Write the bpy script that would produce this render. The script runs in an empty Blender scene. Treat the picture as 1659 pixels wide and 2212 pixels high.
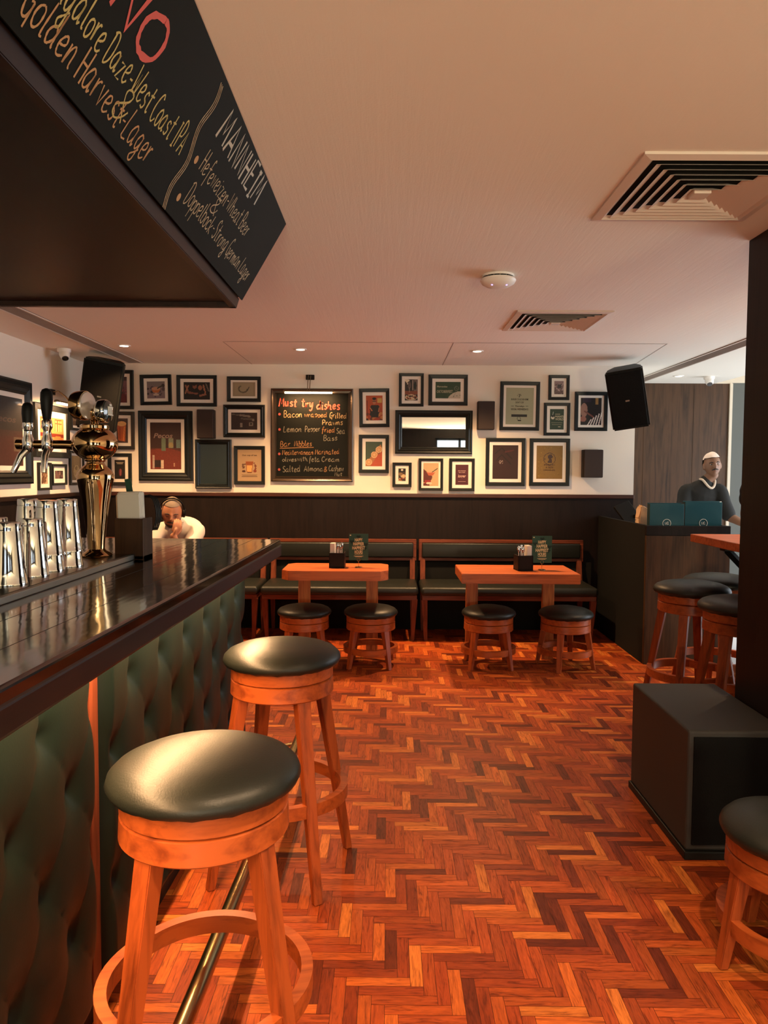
import bpy, bmesh, math, random
import numpy as np
from mathutils import Vector, Matrix, Euler
R = math.radians
C = bpy.context.scene.collection
SC = bpy.context.scene
PI = math.pi

# ------------------------------------------------------------------ camera
CAM = Vector((0, 0, 1.43))
yw = Vector((8.5, 86, -1600)).normalized()
xw = Vector((1, -.0065, (8.5 - 86 * .0065) / 1600)).normalized()
zw = xw.cross(yw)
ROT = Matrix((xw, yw, zw))
cd = bpy.data.cameras.new('camera'); cam = bpy.data.objects.new('camera', cd); C.objects.link(cam)
cd.sensor_fit = 'VERTICAL'; cd.sensor_height = 36; cd.lens = 36 * 1600 / 2212; cd.clip_start = .02
cam.matrix_world = Matrix.Translation(CAM) @ ROT.to_4x4()
SC.camera = cam


def at(px, py, X=None, Y=None, Z=None):
    r = ROT @ Vector((px - 829.5, -(py - 1106), -1600))
    if X is not None: t = (X - CAM.x) / r.x
    elif Y is not None: t = (Y - CAM.y) / r.y
    else: t = (Z - CAM.z) / r.z
    return CAM + t * r


# ------------------------------------------------------------------ world, exposure, large lights
SC.view_settings.view_transform = 'Standard'; SC.view_settings.look = 'None'
SC.view_settings.gamma = 1; SC.view_settings.exposure = 0.0
SC.view_settings.use_curve_mapping = False
w = bpy.data.worlds.new('daylight_sky'); SC.world = w; w.use_nodes = True
bg = w.node_tree.nodes['Background']; bg.inputs[0].default_value = (.80, .90, 1, 1); bg.inputs[1].default_value = 1.3


def area(name, loc, rot, sx, sy, power, col, spread=PI):
    l = bpy.data.lights.new(name, 'AREA'); l.shape = 'RECTANGLE'; l.size = sx; l.size_y = sy
    l.energy = power; l.color = col; l.spread = spread
    o = bpy.data.objects.new(name, l); C.objects.link(o); o.location = loc; o.rotation_euler = rot
    return o


DAY = (.86, .93, 1)
area('daylight_right_window', (5.42, 5.9, 1.35), (0, R(90), 0), 2.3, 3.8, 170, DAY)
area('ceiling_fill_uplight', (1.7, -4.1, .15), (R(132), 0, 0), 5.0, 1.5, 1600, (1, .82, .52))  # unseen fill lamp outside the rear windows, added to brighten the ceiling
area('daylight_rear_window', (1.6, -3.3, 1.35), (R(90), 0, 0), 1.0, 1.6, 2, DAY)
area('daylight_rear_window', (-.6, -3.3, 1.3), (R(90), 0, 0), .7, 1.6, 1.2, DAY)

WARM = (1, .66, .38)
WARMER = (1, .52, .22)


def spot(loc, power, ang=75, blend=.6, col=WARM, rad=.03, aim=None):
    l = bpy.data.lights.new('downlight_lamp', 'SPOT'); l.energy = power; l.color = col
    l.spot_size = R(ang); l.spot_blend = blend; l.shadow_soft_size = rad
    o = bpy.data.objects.new('downlight_lamp', l); C.objects.link(o); o.location = loc
    if aim:
        o.rotation_euler = (Vector(aim) - Vector(loc)).to_track_quat('-Z', 'Y').to_euler()
    return o


# ------------------------------------------------------------------ colour and material helpers
def s2l(c):
    return tuple(((v / 12.92) if v <= .04045 else ((v + .055) / 1.055) ** 2.4) for v in c)


def hx(s):
    return s2l(tuple(int(s[i:i + 2], 16) / 255 for i in (0, 2, 4)))


def mat(name, col=(.5, .5, .5), rough=.5, metal=0, coat=0, emit=None, es=0, spec=.5, trans=0, sheen=0, ior=1.45):
    m = bpy.data.materials.new(name); m.use_nodes = True
    b = m.node_tree.nodes['Principled BSDF']
    b.inputs['Base Color'].default_value = (*col, 1); b.inputs['Roughness'].default_value = rough
    b.inputs['Metallic'].default_value = metal; b.inputs['Coat Weight'].default_value = coat
    b.inputs['Coat Roughness'].default_value = .08
    b.inputs['Specular IOR Level'].default_value = spec; b.inputs['Transmission Weight'].default_value = trans
    b.inputs['IOR'].default_value = ior; b.inputs['Sheen Weight'].default_value = sheen
    if emit: b.inputs['Emission Color'].default_value = (*emit, 1); b.inputs['Emission Strength'].default_value = es
    return m


def nd(m, t, **k):
    n = m.node_tree.nodes.new(t)
    for a, v in k.items():
        if a in n.inputs.keys(): n.inputs[a].default_value = v
        else: setattr(n, a, v)
    return n


def ln(m, a, b): m.node_tree.links.new(a, b)


def bump(m, hsock, strength=.2, dist=.01):
    b = nd(m, 'ShaderNodeBump', Strength=strength, Distance=dist)
    ln(m, hsock, b.inputs['Height']); ln(m, b.outputs[0], m.node_tree.nodes['Principled BSDF'].inputs['Normal'])
    return b


def ramp(m, sock, stops):
    r = nd(m, 'ShaderNodeValToRGB'); cr = r.color_ramp
    while len(cr.elements) < len(stops): cr.elements.new(.5)
    for e, (p, c) in zip(cr.elements, stops): e.position = p; e.color = (*c, 1)
    ln(m, sock, r.inputs[0]); return r.outputs[0]


def wood(name, c1, c2, axis='z', scale=1.0, rough=.35, coat=0, bmp=.05, obj_random=True):
    """grain runs along the given object axis"""
    m = mat(name, c1, rough, coat=coat); P = m.node_tree.nodes['Principled BSDF']
    tc = nd(m, 'ShaderNodeTexCoord'); mp = nd(m, 'ShaderNodeMapping')
    s = [22 * scale] * 3; s['xyz'.index(axis)] = 1.6 * scale
    mp.inputs['Scale'].default_value = s
    ln(m, tc.outputs['Object'], mp.inputs[0])
    n = nd(m, 'ShaderNodeTexNoise', Scale=1.0, Detail=5.0, Roughness=.6, Distortion=1.2)
    ln(m, mp.outputs[0], n.inputs['Vector'])
    n2 = nd(m, 'ShaderNodeTexNoise', Scale=4.0, Detail=3.0)
    ln(m, mp.outputs[0], n2.inputs['Vector'])
    mx = nd(m, 'ShaderNodeMath', operation='MULTIPLY_ADD'); ln(m, n2.outputs[0], mx.inputs[0]); mx.inputs[1].default_value = .35
    ln(m, n.outputs[0], mx.inputs[2])
    out = ramp(m, mx.outputs[0], [(.45, c2), (.75, c1)])
    ln(m, out, P.inputs['Base Color'])
    if bmp: bump(m, n2.outputs[0], bmp, .002)
    return m


def spec(k, v): M[k].node_tree.nodes['Principled BSDF'].inputs['Specular IOR Level'].default_value = v


def leather(name, col, rough=.42, scale=420, bmp=.25, lowb=0):
    m = mat(name, col, rough, spec=.5)
    tc = nd(m, 'ShaderNodeTexCoord')
    v = nd(m, 'ShaderNodeTexNoise', Scale=scale * .6, Detail=2.0); ln(m, tc.outputs['Object'], v.inputs['Vector'])
    bump(m, v.outputs[0], bmp, .0015)
    return m


def vcol(name, rough=.5, coat=.0):
    m = mat(name, (.5, .5, .5), rough, coat=coat)
    a = nd(m, 'ShaderNodeAttribute', attribute_name='Col')
    ln(m, a.outputs['Color'], m.node_tree.nodes['Principled BSDF'].inputs['Base Color'])
    return m


M = {}
M['paint'] = mat('wall_paint', (.80, .74, .65), .75, spec=.2)
_t = nd(M['paint'], 'ShaderNodeTexCoord'); _n = nd(M['paint'], 'ShaderNodeTexNoise', Scale=60.0, Detail=3.0)
ln(M['paint'], _t.outputs['Object'], _n.inputs['Vector']); bump(M['paint'], _n.outputs[0], .08, .004)
# ceiling: matt plaster with roller strokes running down the room
mc = mat('ceiling_plaster', (.82, .77, .68), .8, spec=.2); M['ceil'] = mc
_t = nd(mc, 'ShaderNodeTexCoord'); _m = nd(mc, 'ShaderNodeMapping'); _m.inputs['Scale'].default_value = (48, 2.2, 1)
ln(mc, _t.outputs['Object'], _m.inputs[0])
_n = nd(mc, 'ShaderNodeTexNoise', Scale=1.0, Detail=5.0, Roughness=.7); ln(mc, _m.outputs[0], _n.inputs['Vector'])
_f = nd(mc, 'ShaderNodeTexNoise', Scale=150.0, Detail=2.0); ln(mc, _t.outputs['Object'], _f.inputs['Vector'])
_a = nd(mc, 'ShaderNodeMath', operation='MULTIPLY_ADD'); ln(mc, _f.outputs[0], _a.inputs[0]); _a.inputs[1].default_value = .35
ln(mc, _n.outputs[0], _a.inputs[2]); bump(mc, _a.outputs[0], .28, .004)
M['teak'] = wood('teak', hx('c4703a'), hx('8f4420'), 'z', 1, .38)
M['teakx'] = wood('teak_long', hx('c2683a'), hx('954822'), 'x', 1, .33)
M['darkwood'] = wood('dark_walnut', hx('1e1512'), hx('120d0b'), 'z', 1, .5)
M['walnutwall'] = wood('walnut_veneer', hx('48301c'), hx('281a0d'), 'z', .8, .5)
M['walnuty'] = wood('dark_walnut_long', hx('2a1a15'), hx('170e0b'), 'y', .8, .35)
M['soffit'] = wood('soffit_veneer', hx('16100e'), hx('0e0a09'), 'y', .8, .4)
M['fascia'] = wood('fascia_walnut', hx('22130f'), hx('120a08'), 'y', .8, .42)
M['walnutx'] = wood('dark_walnut_cross', hx('44261d'), hx('2a1712'), 'x', .8, .35)
M['benchwood'] = wood('bench_teak', hx('733a24'), hx('482214'), 'x', 1, .4)
M['benchleg'] = wood('bench_leg_teak', hx('733a24'), hx('482214'), 'z', 1, .4)
M['leather'] = leather('black_leather', (.011, .013, .010), .42)
M['greenleather'] = leather('dark_green_leather', (.0035, .008, .0065), .46, 300, .12)
M['black'] = mat('black_satin', (.006, .0065, .006), .45)
M['blackmatt'] = mat('black_matt', (.012, .012, .011), .75)
M['frame'] = mat('black_frame', (.010, .013, .013), .38)
M['mat'] = mat('picture_mount', (.80, .76, .68), .8)
M['white'] = mat('white_plastic', (.78, .75, .70), .4)
M['grille'] = mat('vent_enamel', (.70, .62, .54), .45)
M['steel'] = mat('polished_steel', (.72, .72, .70), .07, 1)
M['steelb'] = mat('brushed_steel', (.34, .33, .29), .38, 1)
M['chrome'] = mat('chrome', (.75, .74, .72), .05, 1)
M['copper'] = mat('polished_bronze', (.62, .40, .20), .045, 1)
M['brass'] = mat('worn_brass', (.42, .33, .17), .25, 1)
M['brassd'] = mat('dark_brass', (.25, .18, .10), .35, 1)
M['board'] = mat('blackboard', (.006, .007, .006), .6, spec=.12)
M['boardg'] = mat('blackboard_paint', (.007, .010, .009), .6)
M['print'] = vcol('printed_paper', .5, .12)
M['mirror'] = mat('mirror_glass', (.86, .86, .84), .015, 1)
M['darkglass'] = mat('dark_glass', (.012, .02, .018), .03, coat=1)
M['bulb'] = mat('lit_lamp', (1, 1, 1), .5, emit=(1, .86, .66), es=14)
M['tube'] = mat('lit_tube', (1, 1, 1), .5, emit=(1, .80, .52), es=12)
M['tubew'] = mat('lit_tube_white', (1, 1, 1), .5, emit=(1, .92, .84), es=10)
M['led'] = mat('led_strip_glow', (1, 1, 1), .5, emit=WARM, es=3)
M['tile'] = mat('pale_floor_tile', (.75, .75, .76), .35)
M['grey'] = mat('grey_wall_panel', (.085, .088, .078), .7)
M['cream'] = mat('cream_trim', (.55, .47, .36), .5)
M['paper'] = mat('white_paper', (.74, .72, .64), .8)
M['kraft'] = mat('kraft_paper', (.62, .42, .25), .8)
M['teal'] = mat('teal_card', (.012, .085, .105), .4)
M['green'] = mat('green_card', (.018, .07, .04), .5)
M['skin'] = mat('brown_skin', (.20, .095, .05), .5)
M['skin2'] = mat('tanned_skin', (.40, .175, .095), .5)
M['shirtw'] = mat('white_cotton', (.62, .56, .50), .85)
M['shirtb'] = mat('black_cotton', (.012, .0115, .010), .9)
M['hair'] = mat('black_hair', (.012, .010, .009), .6)
M['hairg'] = mat('greying_hair', (.20, .15, .11), .7)
M['beard'] = mat('dark_beard', (.035, .026, .022), .8)
M['eyew'] = mat('eye_white', (.34, .30, .27), .4)
M['pink'] = mat('pink_chalk', (.62, .14, .14), .9)
M['red'] = mat('red_chalk', (.75, .12, .10), .9)
M['yellow'] = mat('yellow_chalk', (.52, .47, .20), .9)
M['orange'] = mat('orange_chalk', (.50, .32, .17), .9)
M['chalk'] = mat('white_chalk', (.50, .50, .44), .9)
M['cream_chalk'] = mat('cream_chalk', (.50, .42, .28), .9)
M['leafink'] = mat('dark_green_ink', (.006, .025, .015), .7)
for _n in ('red', 'orange', 'cream_chalk', 'chalk', 'pink'):
    _c = {'red': (.55, .085, .06), 'orange': (.25, .13, .06), 'cream_chalk': (.30, .22, .12), 'chalk': (.17, .155, .12), 'pink': (.30, .07, .06)}[_n]
    M['menu_' + _n] = mat('menu_' + _n, _c, .95, spec=.1)
M['grille_cloth'] = mat('speaker_cloth', (.045, .034, .030), .8)


for _k, _v in (('teak', .35), ('teakx', .35), ('benchwood', .3), ('benchleg', .3), ('blackmatt', .12), ('darkwood', .22), ('black', .22), ('greenleather', .22), ('boardg', .15), ('frame', .35), ('grille_cloth', .2), ('walnutwall', .3), ('walnuty', .35)): spec(_k, _v)


# ------------------------------------------------------------------ mesh helpers
def fin(name, bm, m, parent=None, smooth=False, loc=None):
    me = bpy.data.meshes.new(name)
    bmesh.ops.recalc_face_normals(bm, faces=bm.faces)
    bm.to_mesh(me); bm.free()
    if smooth:
        for p in me.polygons: p.use_smooth = True
        if smooth != 'all':
            try: me.set_sharp_from_angle(angle=R(38))
            except Exception: pass
    if isinstance(m, (list, tuple)):
        for q in m: me.materials.append(q)
    else: me.materials.append(m)
    o = bpy.data.objects.new(name, me); C.objects.link(o)
    if parent: o.parent = parent
    if loc is not None: o.location = loc
    return o


def tag(o, label=None, cat=None, group=None, kind=None):
    if label: o['label'] = label
    if cat: o['category'] = cat
    if group: o['group'] = group
    if kind: o['kind'] = kind
    return o


def thing(name, loc, label, cat, group=None, rz=0):
    o = bpy.data.objects.new(name, None); C.objects.link(o); o.location = loc; o.rotation_euler = (0, 0, rz)
    o.empty_display_size = .05
    return tag(o, label, cat, group)


def struct(name, bm, m, **k):
    return tag(fin(name, bm, m, **k), kind='structure')


def dup(root, loc, rz=None, label=None, group=None):
    r = root.copy(); C.objects.link(r); r.location = loc
    if rz is not None: r.rotation_euler = (0, 0, rz)
    if label: r['label'] = label
    if group: r['group'] = group
    for ch in list(root.children):
        c = ch.copy(); C.objects.link(c); c.parent = r
        for g in list(ch.children):
            d = g.copy(); C.objects.link(d); d.parent = c
    return r


def B(): return bmesh.new()


def box(bm, x0, x1, y0, y1, z0, z1, bev=0, seg=2, mi=0):
    r = bmesh.ops.create_cube(bm, size=1)
    vs = r['verts']
    for v in vs:
        v.co = Vector(((x0 + x1) / 2 + v.co.x * (x1 - x0), (y0 + y1) / 2 + v.co.y * (y1 - y0), (z0 + z1) / 2 + v.co.z * (z1 - z0)))
    fs = {f for v in vs for f in v.link_faces}
    for f in fs: f.material_index = mi
    if bev:
        es = list({e for v in vs for e in v.link_edges})
        bmesh.ops.bevel(bm, geom=es, offset=bev, segments=seg, profile=.5, affect='EDGES')
    return bm


def lathe(bm, prof, n=40, cx=0, cy=0, z0=0, cap=True, axis='z'):
    rings = []
    for r, z in prof:
        ring = []
        for i in range(n):
            a = 2 * PI * i / n
            p = (cx + r * math.cos(a), cy + r * math.sin(a), z0 + z)
            ring.append(bm.verts.new(p))
        rings.append(ring)
    for a, b in zip(rings, rings[1:]):
        for i in range(n):
            bm.faces.new((a[i], a[(i + 1) % n], b[(i + 1) % n], b[i]))
    if cap:
        bm.faces.new(rings[0][::-1]); bm.faces.new(rings[-1])
    return bm


def tube(bm, pts, r, n=10, closed=False, cap=True):
    pts = [Vector(p) for p in pts]
    rs = r if isinstance(r, (list, tuple)) else [r] * len(pts)
    rings = []; up = Vector((0, 0, 1)); N = len(pts); prev = None
    for i, p in enumerate(pts):
        t = (pts[(i + 1) % N] - pts[i - 1]) if closed else (pts[min(i + 1, N - 1)] - pts[max(i - 1, 0)])
        t.normalize()
        if prev is None:
            s = t.cross(up if abs(t.z) < .95 else Vector((1, 0, 0))).normalized()
        else:
            s = (prev - t * prev.dot(t)).normalized()
        prev = s; u = s.cross(t)
        rings.append([bm.verts.new(p + (s * math.cos(2 * PI * k / n) + u * math.sin(2 * PI * k / n)) * rs[i]) for k in range(n)])
    pairs = list(zip(rings, rings[1:])) + ([(rings[-1], rings[0])] if closed else [])
    for a, b in pairs:
        for k in range(n): bm.faces.new((a[k], a[(k + 1) % n], b[(k + 1) % n], b[k]))
    if cap and not closed: bm.faces.new(rings[0][::-1]); bm.faces.new(rings[-1])
    return bm


def prism(bm, pts, z0, z1, plane='xy', bev=0):
    """extrude a polygon; plane 'xy' up z, 'xz' along y"""
    def P(a, b, c): return (a, b, c) if plane == 'xy' else ((a, c, b) if plane == 'xz' else (c, a, b))
    lo = [bm.verts.new(P(a, b, z0)) for a, b in pts]; hi = [bm.verts.new(P(a, b, z1)) for a, b in pts]
    n = len(pts); fs = [bm.faces.new(lo[::-1]), bm.faces.new(hi)]
    for i in range(n): fs.append(bm.faces.new((lo[i], lo[(i + 1) % n], hi[(i + 1) % n], hi[i])))
    if bev:
        es = list({e for v in lo + hi for e in v.link_edges})
        bmesh.ops.bevel(bm, geom=es, offset=bev, segments=2, affect='EDGES')
    return bm


def beam(bm, a, b, w0, w1, d0=None, d1=None, rot=0):
    """tapered rectangular bar from a to b; cut horizontal at both ends; section turned by rot about z"""
    a = Vector(a); b = Vector(b); d0 = d0 or w0; d1 = d1 or w1
    rings = []
    for p, w_, d_ in ((a, w0, d0), (b, w1, d1)):
        rg = []
        for sx, sy in ((-1, -1), (1, -1), (1, 1), (-1, 1)):
            x, y = sx * w_ / 2, sy * d_ / 2
            rg.append(bm.verts.new((p.x + x * math.cos(rot) - y * math.sin(rot), p.y + x * math.sin(rot) + y * math.cos(rot), p.z)))
        rings.append(rg)
    lo, hi = rings
    fs = [bm.faces.new(lo[::-1]), bm.faces.new(hi)]
    for i in range(4): fs.append(bm.faces.new((lo[i], lo[(i + 1) % 4], hi[(i + 1) % 4], hi[i])))
    es = list({e for f in fs for e in f.edges})
    bmesh.ops.bevel(bm, geom=es, offset=min(w0, w1) * .09, segments=2, affect='EDGES')
    return bm


def ellip(bm, c, r, u=16, v=12, mtx=None):
    res = bmesh.ops.create_uvsphere(bm, u_segments=u, v_segments=v, radius=1)
    for q in res['verts']:
        p = Vector((q.co.x * r[0], q.co.y * r[1], q.co.z * r[2]))
        if mtx is not None: p = mtx @ p
        q.co = p + Vector(c)
    return bm


def xform(bm, mtx, verts=None):
    bmesh.ops.transform(bm, matrix=mtx, verts=verts or bm.verts); return bm


def quad(bm, pts, mi=0):
    f = bm.faces.new([bm.verts.new(p) for p in pts]); f.material_index = mi; return f


# ------------------------------------------------------------------ single-line hand lettering
G = {
 'a': '5,5 3,6 1,4.5 0,2.5 1,.3 3,.3 4.6,2.5 5,5.5 4.8,1.5 5.5,0 6.5,.8', 'b': '0,10 .3,5 0,0 .6,4 2.5,5.6 4.5,4.5 4.8,2 3.5,0 1.5,0 .3,1', 'c': '4.6,4.6 3,5.8 1,4.6 .2,2.4 1,.4 3,0 5,1',
 'd': '4.6,4 3,5.5 1,4.5 0,2.5 1,.3 3,.5 4.5,3 5,10 4.8,3 5,.6 6,.3', 'e': '.4,2.7 3,3.1 4.5,4.2 3.4,5.7 1.4,5 .3,2.8 1,.5 3,0 5.2,1.2', 'f': '4.8,9 3.6,10 2.4,8.4 2.2,3 2,-3.4|.3,5.2 4.4,5.5',
 'g': '4.6,5 3,5.8 1,4.6 .3,2.6 1.3,.5 3,.7 4.5,3 4.9,5.6 4.7,0 4,-3.6 2,-4.2 .6,-2.6 3,-1 6,1', 'h': '.3,10 .5,5 .2,0 .8,3.6 2.6,5.6 4.2,4.6 4.3,1.4 5,0 6,.6', 'i': '1,5.5 .9,1.4 1.4,0 2.4,.6|1,7.6 1.3,8', 
 'j': '3,5.5 3,-2 1.5,-4 .4,-3', 'k': '.3,10 .3,0|4.4,5.6 .6,2.8 4.8,0', 'l': '1,10 .8,3 1.2,.3 2.3,.4', 'm': '.2,5.5 .4,0 1,4 2.3,5.6 3.3,4.4 3.4,0 4,4 5.3,5.6 6.5,4.4 6.6,1 7.4,0', 'n': '.2,5.5 .4,0 1,3.8 2.8,5.6 4.2,4.4 4.3,1 5.2,0',
 'o': '3,5.7 1,4.7 .2,2.6 1.2,.4 3.2,.1 4.8,2 4.6,4.6 3,5.7', 'p': '.3,5.6 .5,0 .2,-4.4 .6,2 1.2,4.6 3,5.6 4.6,4.4 4.6,1.8 3,.1 1,.8', 'q': '4.5,4.6 3,5.7 .8,4.4 .4,2 1.6,.2 3.6,.8 4.6,5.4 4.5,-4', 'r': '.2,5.5 .6,0 1,3.4 2.2,5.3 3.8,5.2',
 's': '4.2,4.8 2.6,5.7 1,4.7 1.4,3.4 3.6,2.4 4,1 2.6,0 .4,.6', 't': '2.2,9 2,2 2.6,.1 4,.6|.2,6 4.4,6.3', 'u': '.4,5.5 .4,1.6 1.6,.1 3.3,1 4.3,5.5 4.3,1 5.3,.1', 'v': '.2,5.5 2.2,0 4.4,5.6', 'w': '.2,5.5 1.6,.1 3.2,4.6 4.8,.1 6.4,5.6',
 'x': '.2,5.5 4.4,0|4.4,5.6 .2,0', 'y': '.3,5.5 1,1.4 2.6,.8 4.3,5.5 3.8,-2 2,-4.2 .6,-3', 'z': '.4,5.3 4.4,5.3 .4,0 4.8,.2',
 'A': '0,0 3,10 6,0|1.2,3.6 4.8,3.6', 'B': '.5,0 .5,10 3.8,9.6 4.5,7.4 3,5.3 .8,5.1 4.2,4.8 5.3,2.4 3.6,.2 .4,0', 'C': '5.4,8.6 3.6,10 1.2,8.4 .2,4.6 1.4,1 3.8,0 5.8,1.6', 'D': '.8,9.5 .8,.3 4,.8 5.6,4 4.8,8.4 2.4,10 -.4,9', 'E': '5,10 .5,10 .5,0 5,0|.5,5.2 4,5.2', 'G': '5.2,8.6 3.4,10 1,8 .3,4 1.8,.4 4.4,.8 5,4.4 3,4.4|5,4.4 5.2,-2',
 'H': '.5,10 .5,0|5,10 5,0|.5,5.2 5,5.2', 'I': '2,10 2,0|.6,10 3.4,10|.6,0 3.4,0', 'L': '1.4,10 .6,5 .3,.4 2,0 5,.4', 'M': '0,0 1.2,10 3.6,3 6,10 7,0', 'N': '.3,0 .6,10 5,0 5.2,10', 'O': '3,10 .9,8 .1,4.6 1.2,.8 3.4,0 5.5,2 5.7,6.6 4.4,9.4 3,10',
 'P': '.6,0 .6,10 4,9.7 5.2,7.4 3.8,4.9 .8,4.6', 'S': '5,8.6 3.4,10 1.2,8.6 1.4,6.4 4.2,4.4 5,2 3,0 .4,1.2', 'T': '0,10 6,10|3,10 3,0', 'W': '0,10 1.8,0 3.6,7.5 5.4,0 7.4,10', 'Z': '0,10 5,10 0,0 5,0',
 '&': '5.4,0 1.4,7.4 2.2,10 4,9.4 3.6,6.8 .6,3.6 .6,1 2.6,0 4.6,1.6 5.6,4.6', '-': '.6,3.4 3.4,3.6', "'": '1,10 .8,8', '.': '.6,0 1,.4', '*': ''}
GW = {k: (max([float(p.split(',')[0]) for p in v.replace('|', ' ').split()]) if v else 0) for k, v in G.items()}


def smoothline(pts, k=5):
    if len(pts) < 3: return pts
    out = []; P = [pts[0]] + pts + [pts[-1]]
    for i in range(1, len(P) - 2):
        a, b, c, d = P[i - 1:i + 3]
        for j in range(k):
            t = j / k
            out.append(tuple(.5 * ((2 * b[q]) + (c[q] - a[q]) * t + (2 * a[q] - 5 * b[q] + 4 * c[q] - d[q]) * t * t + (3 * b[q] - a[q] - 3 * c[q] + d[q]) * t ** 3) for q in (0, 1)))
    return out + [pts[-1]]


def ribbon(bm, pts, wd, fn, rnd=None):
    """pts in plane coordinates; fn(u,v)->3D"""
    L = []; n = len(pts)
    for i, p in enumerate(pts):
        a = pts[max(0, i - 1)]; b = pts[min(n - 1, i + 1)]
        dx, dy = b[0] - a[0], b[1] - a[1]; l = math.hypot(dx, dy) or 1
        ww = wd * (1 + (rnd.uniform(-.25, .25) if rnd else 0)) / 2
        L.append((bm.verts.new(fn(p[0] - dy / l * ww, p[1] + dx / l * ww)), bm.verts.new(fn(p[0] + dy / l * ww, p[1] - dx / l * ww))))
    for a, b in zip(L, L[1:]): bm.faces.new((a[0], a[1], b[1], b[0]))


def write(bm, text, fn, u0, v0, u1, v1, h, wd, seed=1, slant=.12, sharp=False):
    """hand-lettered line from (u0,v0) to (u1,v1) in plane coordinates, cap height h"""
    rnd = random.Random(seed)
    sp = 1.7; tot = 0
    for ch in text: tot += (3.4 if ch == ' ' else GW[ch] + sp)
    tot -= sp; L = math.hypot(u1 - u0, v1 - v0); sx = L / tot; sy = h / 10
    ca, sa = (u1 - u0) / L, (v1 - v0) / L; x = 0
    for ch in text:
        if ch == ' ': x += 3.4; continue
        jy = rnd.uniform(-.5, .5); js = rnd.uniform(.92, 1.08)
        for st in G[ch].split('|'):
            if not st: continue
            pts = [tuple(map(float, p.split(','))) for p in st.split()]
            pts = [(px + rnd.uniform(-.15, .15), py * js + jy + rnd.uniform(-.15, .15)) for px, py in pts]
            if not (sharp or ch in 'AEHILMNTWZvwzkx-'): pts = smoothline(pts, 4)
            q = [((x + px + py * slant) * sx, py * sy) for px, py in pts]
            q = [(u0 + a * ca - b * sa, v0 + a * sa + b * ca) for a, b in q]
            ribbon(bm, q, wd, fn, rnd)
        x += GW[ch] + sp
    return bm


# ------------------------------------------------------------------ printed lettering and prints
def text_bm(bm, s, cx, cz, h, w=None, y=0, shear=0):
    cu = bpy.data.curves.new('t', 'FONT'); cu.body = s; cu.align_x = 'CENTER'; cu.size = 1; cu.shear = shear
    cu.resolution_u = 3; cu.offset = .018
    o = bpy.data.objects.new('t', cu); C.objects.link(o)
    dg = bpy.context.evaluated_depsgraph_get(); me = bpy.data.meshes.new_from_object(o.evaluated_get(dg))
    bpy.data.objects.remove(o); bpy.data.curves.remove(cu)
    n0 = len(bm.verts); bm.from_mesh(me); bpy.data.meshes.remove(me)
    bm.verts.ensure_lookup_table(); vs = bm.verts[n0:]
    if not vs: return bm
    xs = [v.co.x for v in vs]; W = max(xs) - min(xs); mx = (max(xs) + min(xs)) / 2
    sz = h / .70; sx = (w / W) if w else sz
    for v in vs: v.co = Vector((cx + (v.co.x - mx) * sx, y, cz + v.co.y * sz - h / 2))
    return bm


def paint(w, h, ops, nx=44, seed=0):
    """flat print of size w x h facing -y, centred; a colour per cell"""
    ny = max(8, int(nx * h / w)); rnd = np.random.RandomState(seed)
    X, Y = np.meshgrid((np.arange(nx) + .5) / nx, (np.arange(ny) + .5) / ny)
    A = np.zeros((ny, nx, 3)); A[:] = .5
    for op in ops:
        k = op[0]
        if k == 'bg': A[:] = hx(op[1]); continue
        if k == 'gr':
            a, b = np.array(hx(op[1])), np.array(hx(op[2])); A[:] = a + (b - a) * Y[..., None]; continue
        if k == 'n': A *= (1 + op[1] * (rnd.rand(ny, nx, 1) - .5) * 2); continue
        if k == 'blob':
            for i in range(op[1]):
                cx, cy = op[2] + rnd.rand() * (op[4] - op[2]), op[3] + rnd.rand() * (op[5] - op[3])
                r = op[6] * (.5 + rnd.rand()); c = op[7 + rnd.randint(len(op) - 7)]
                mk = ((X - cx) / r) ** 2 + ((Y - cy) * h / w / r) ** 2 < 1; A[mk] = hx(c)
            continue
        if k == 'e': mk = ((X - op[1]) / op[3]) ** 2 + ((Y - op[2]) / op[4]) ** 2 < 1; c = op[5]
        elif k == 'ring':
            d = np.sqrt((X - op[1]) ** 2 + ((Y - op[2]) * h / w) ** 2); mk = abs(d - op[3]) < op[4] / 2; c = op[5]
        elif k == 'r': mk = (X > op[1]) & (X < op[3]) & (Y > op[2]) & (Y < op[4]); c = op[5]
        elif k == 'l':
            ax, ay, bx, by, t = op[1:6]; dx, dy = bx - ax, by - ay
            q = np.clip(((X - ax) * dx + (Y - ay) * dy) / (dx * dx + dy * dy), 0, 1)
            mk = np.hypot(X - ax - q * dx, (Y - ay - q * dy) * h / w) < t / 2; c = op[6]
        elif k == 'p':
            pts = op[1]; mk = np.zeros(X.shape, bool); j = len(pts) - 1
            for i in range(len(pts)):
                xi, yi = pts[i]; xj, yj = pts[j]
                cnd = ((yi > Y) != (yj > Y)) & (X < (xj - xi) * (Y - yi) / ((yj - yi) or 1e-9) + xi)
                mk ^= cnd; j = i
            c = op[2]
        A[mk] = hx(c)
    vs = [((i / nx - .5) * w, 0, (j / ny - .5) * h) for j in range(ny + 1) for i in range(nx + 1)]
    fs = [(j * (nx + 1) + i, j * (nx + 1) + i + 1, (j + 1) * (nx + 1) + i + 1, (j + 1) * (nx + 1) + i) for j in range(ny) for i in range(nx)]
    me = bpy.data.meshes.new('print'); me.from_pydata(vs, [], fs)
    at_ = me.color_attributes.new('Col', 'FLOAT_COLOR', 'CORNER')
    col = np.ones((nx * ny, 4, 4)); col[:, :, :3] = np.clip(A, 0, 1).reshape(-1, 1, 3)
    at_.data.foreach_set('color', col.reshape(-1)); me.materials.append(M['print'])
    return me


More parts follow.
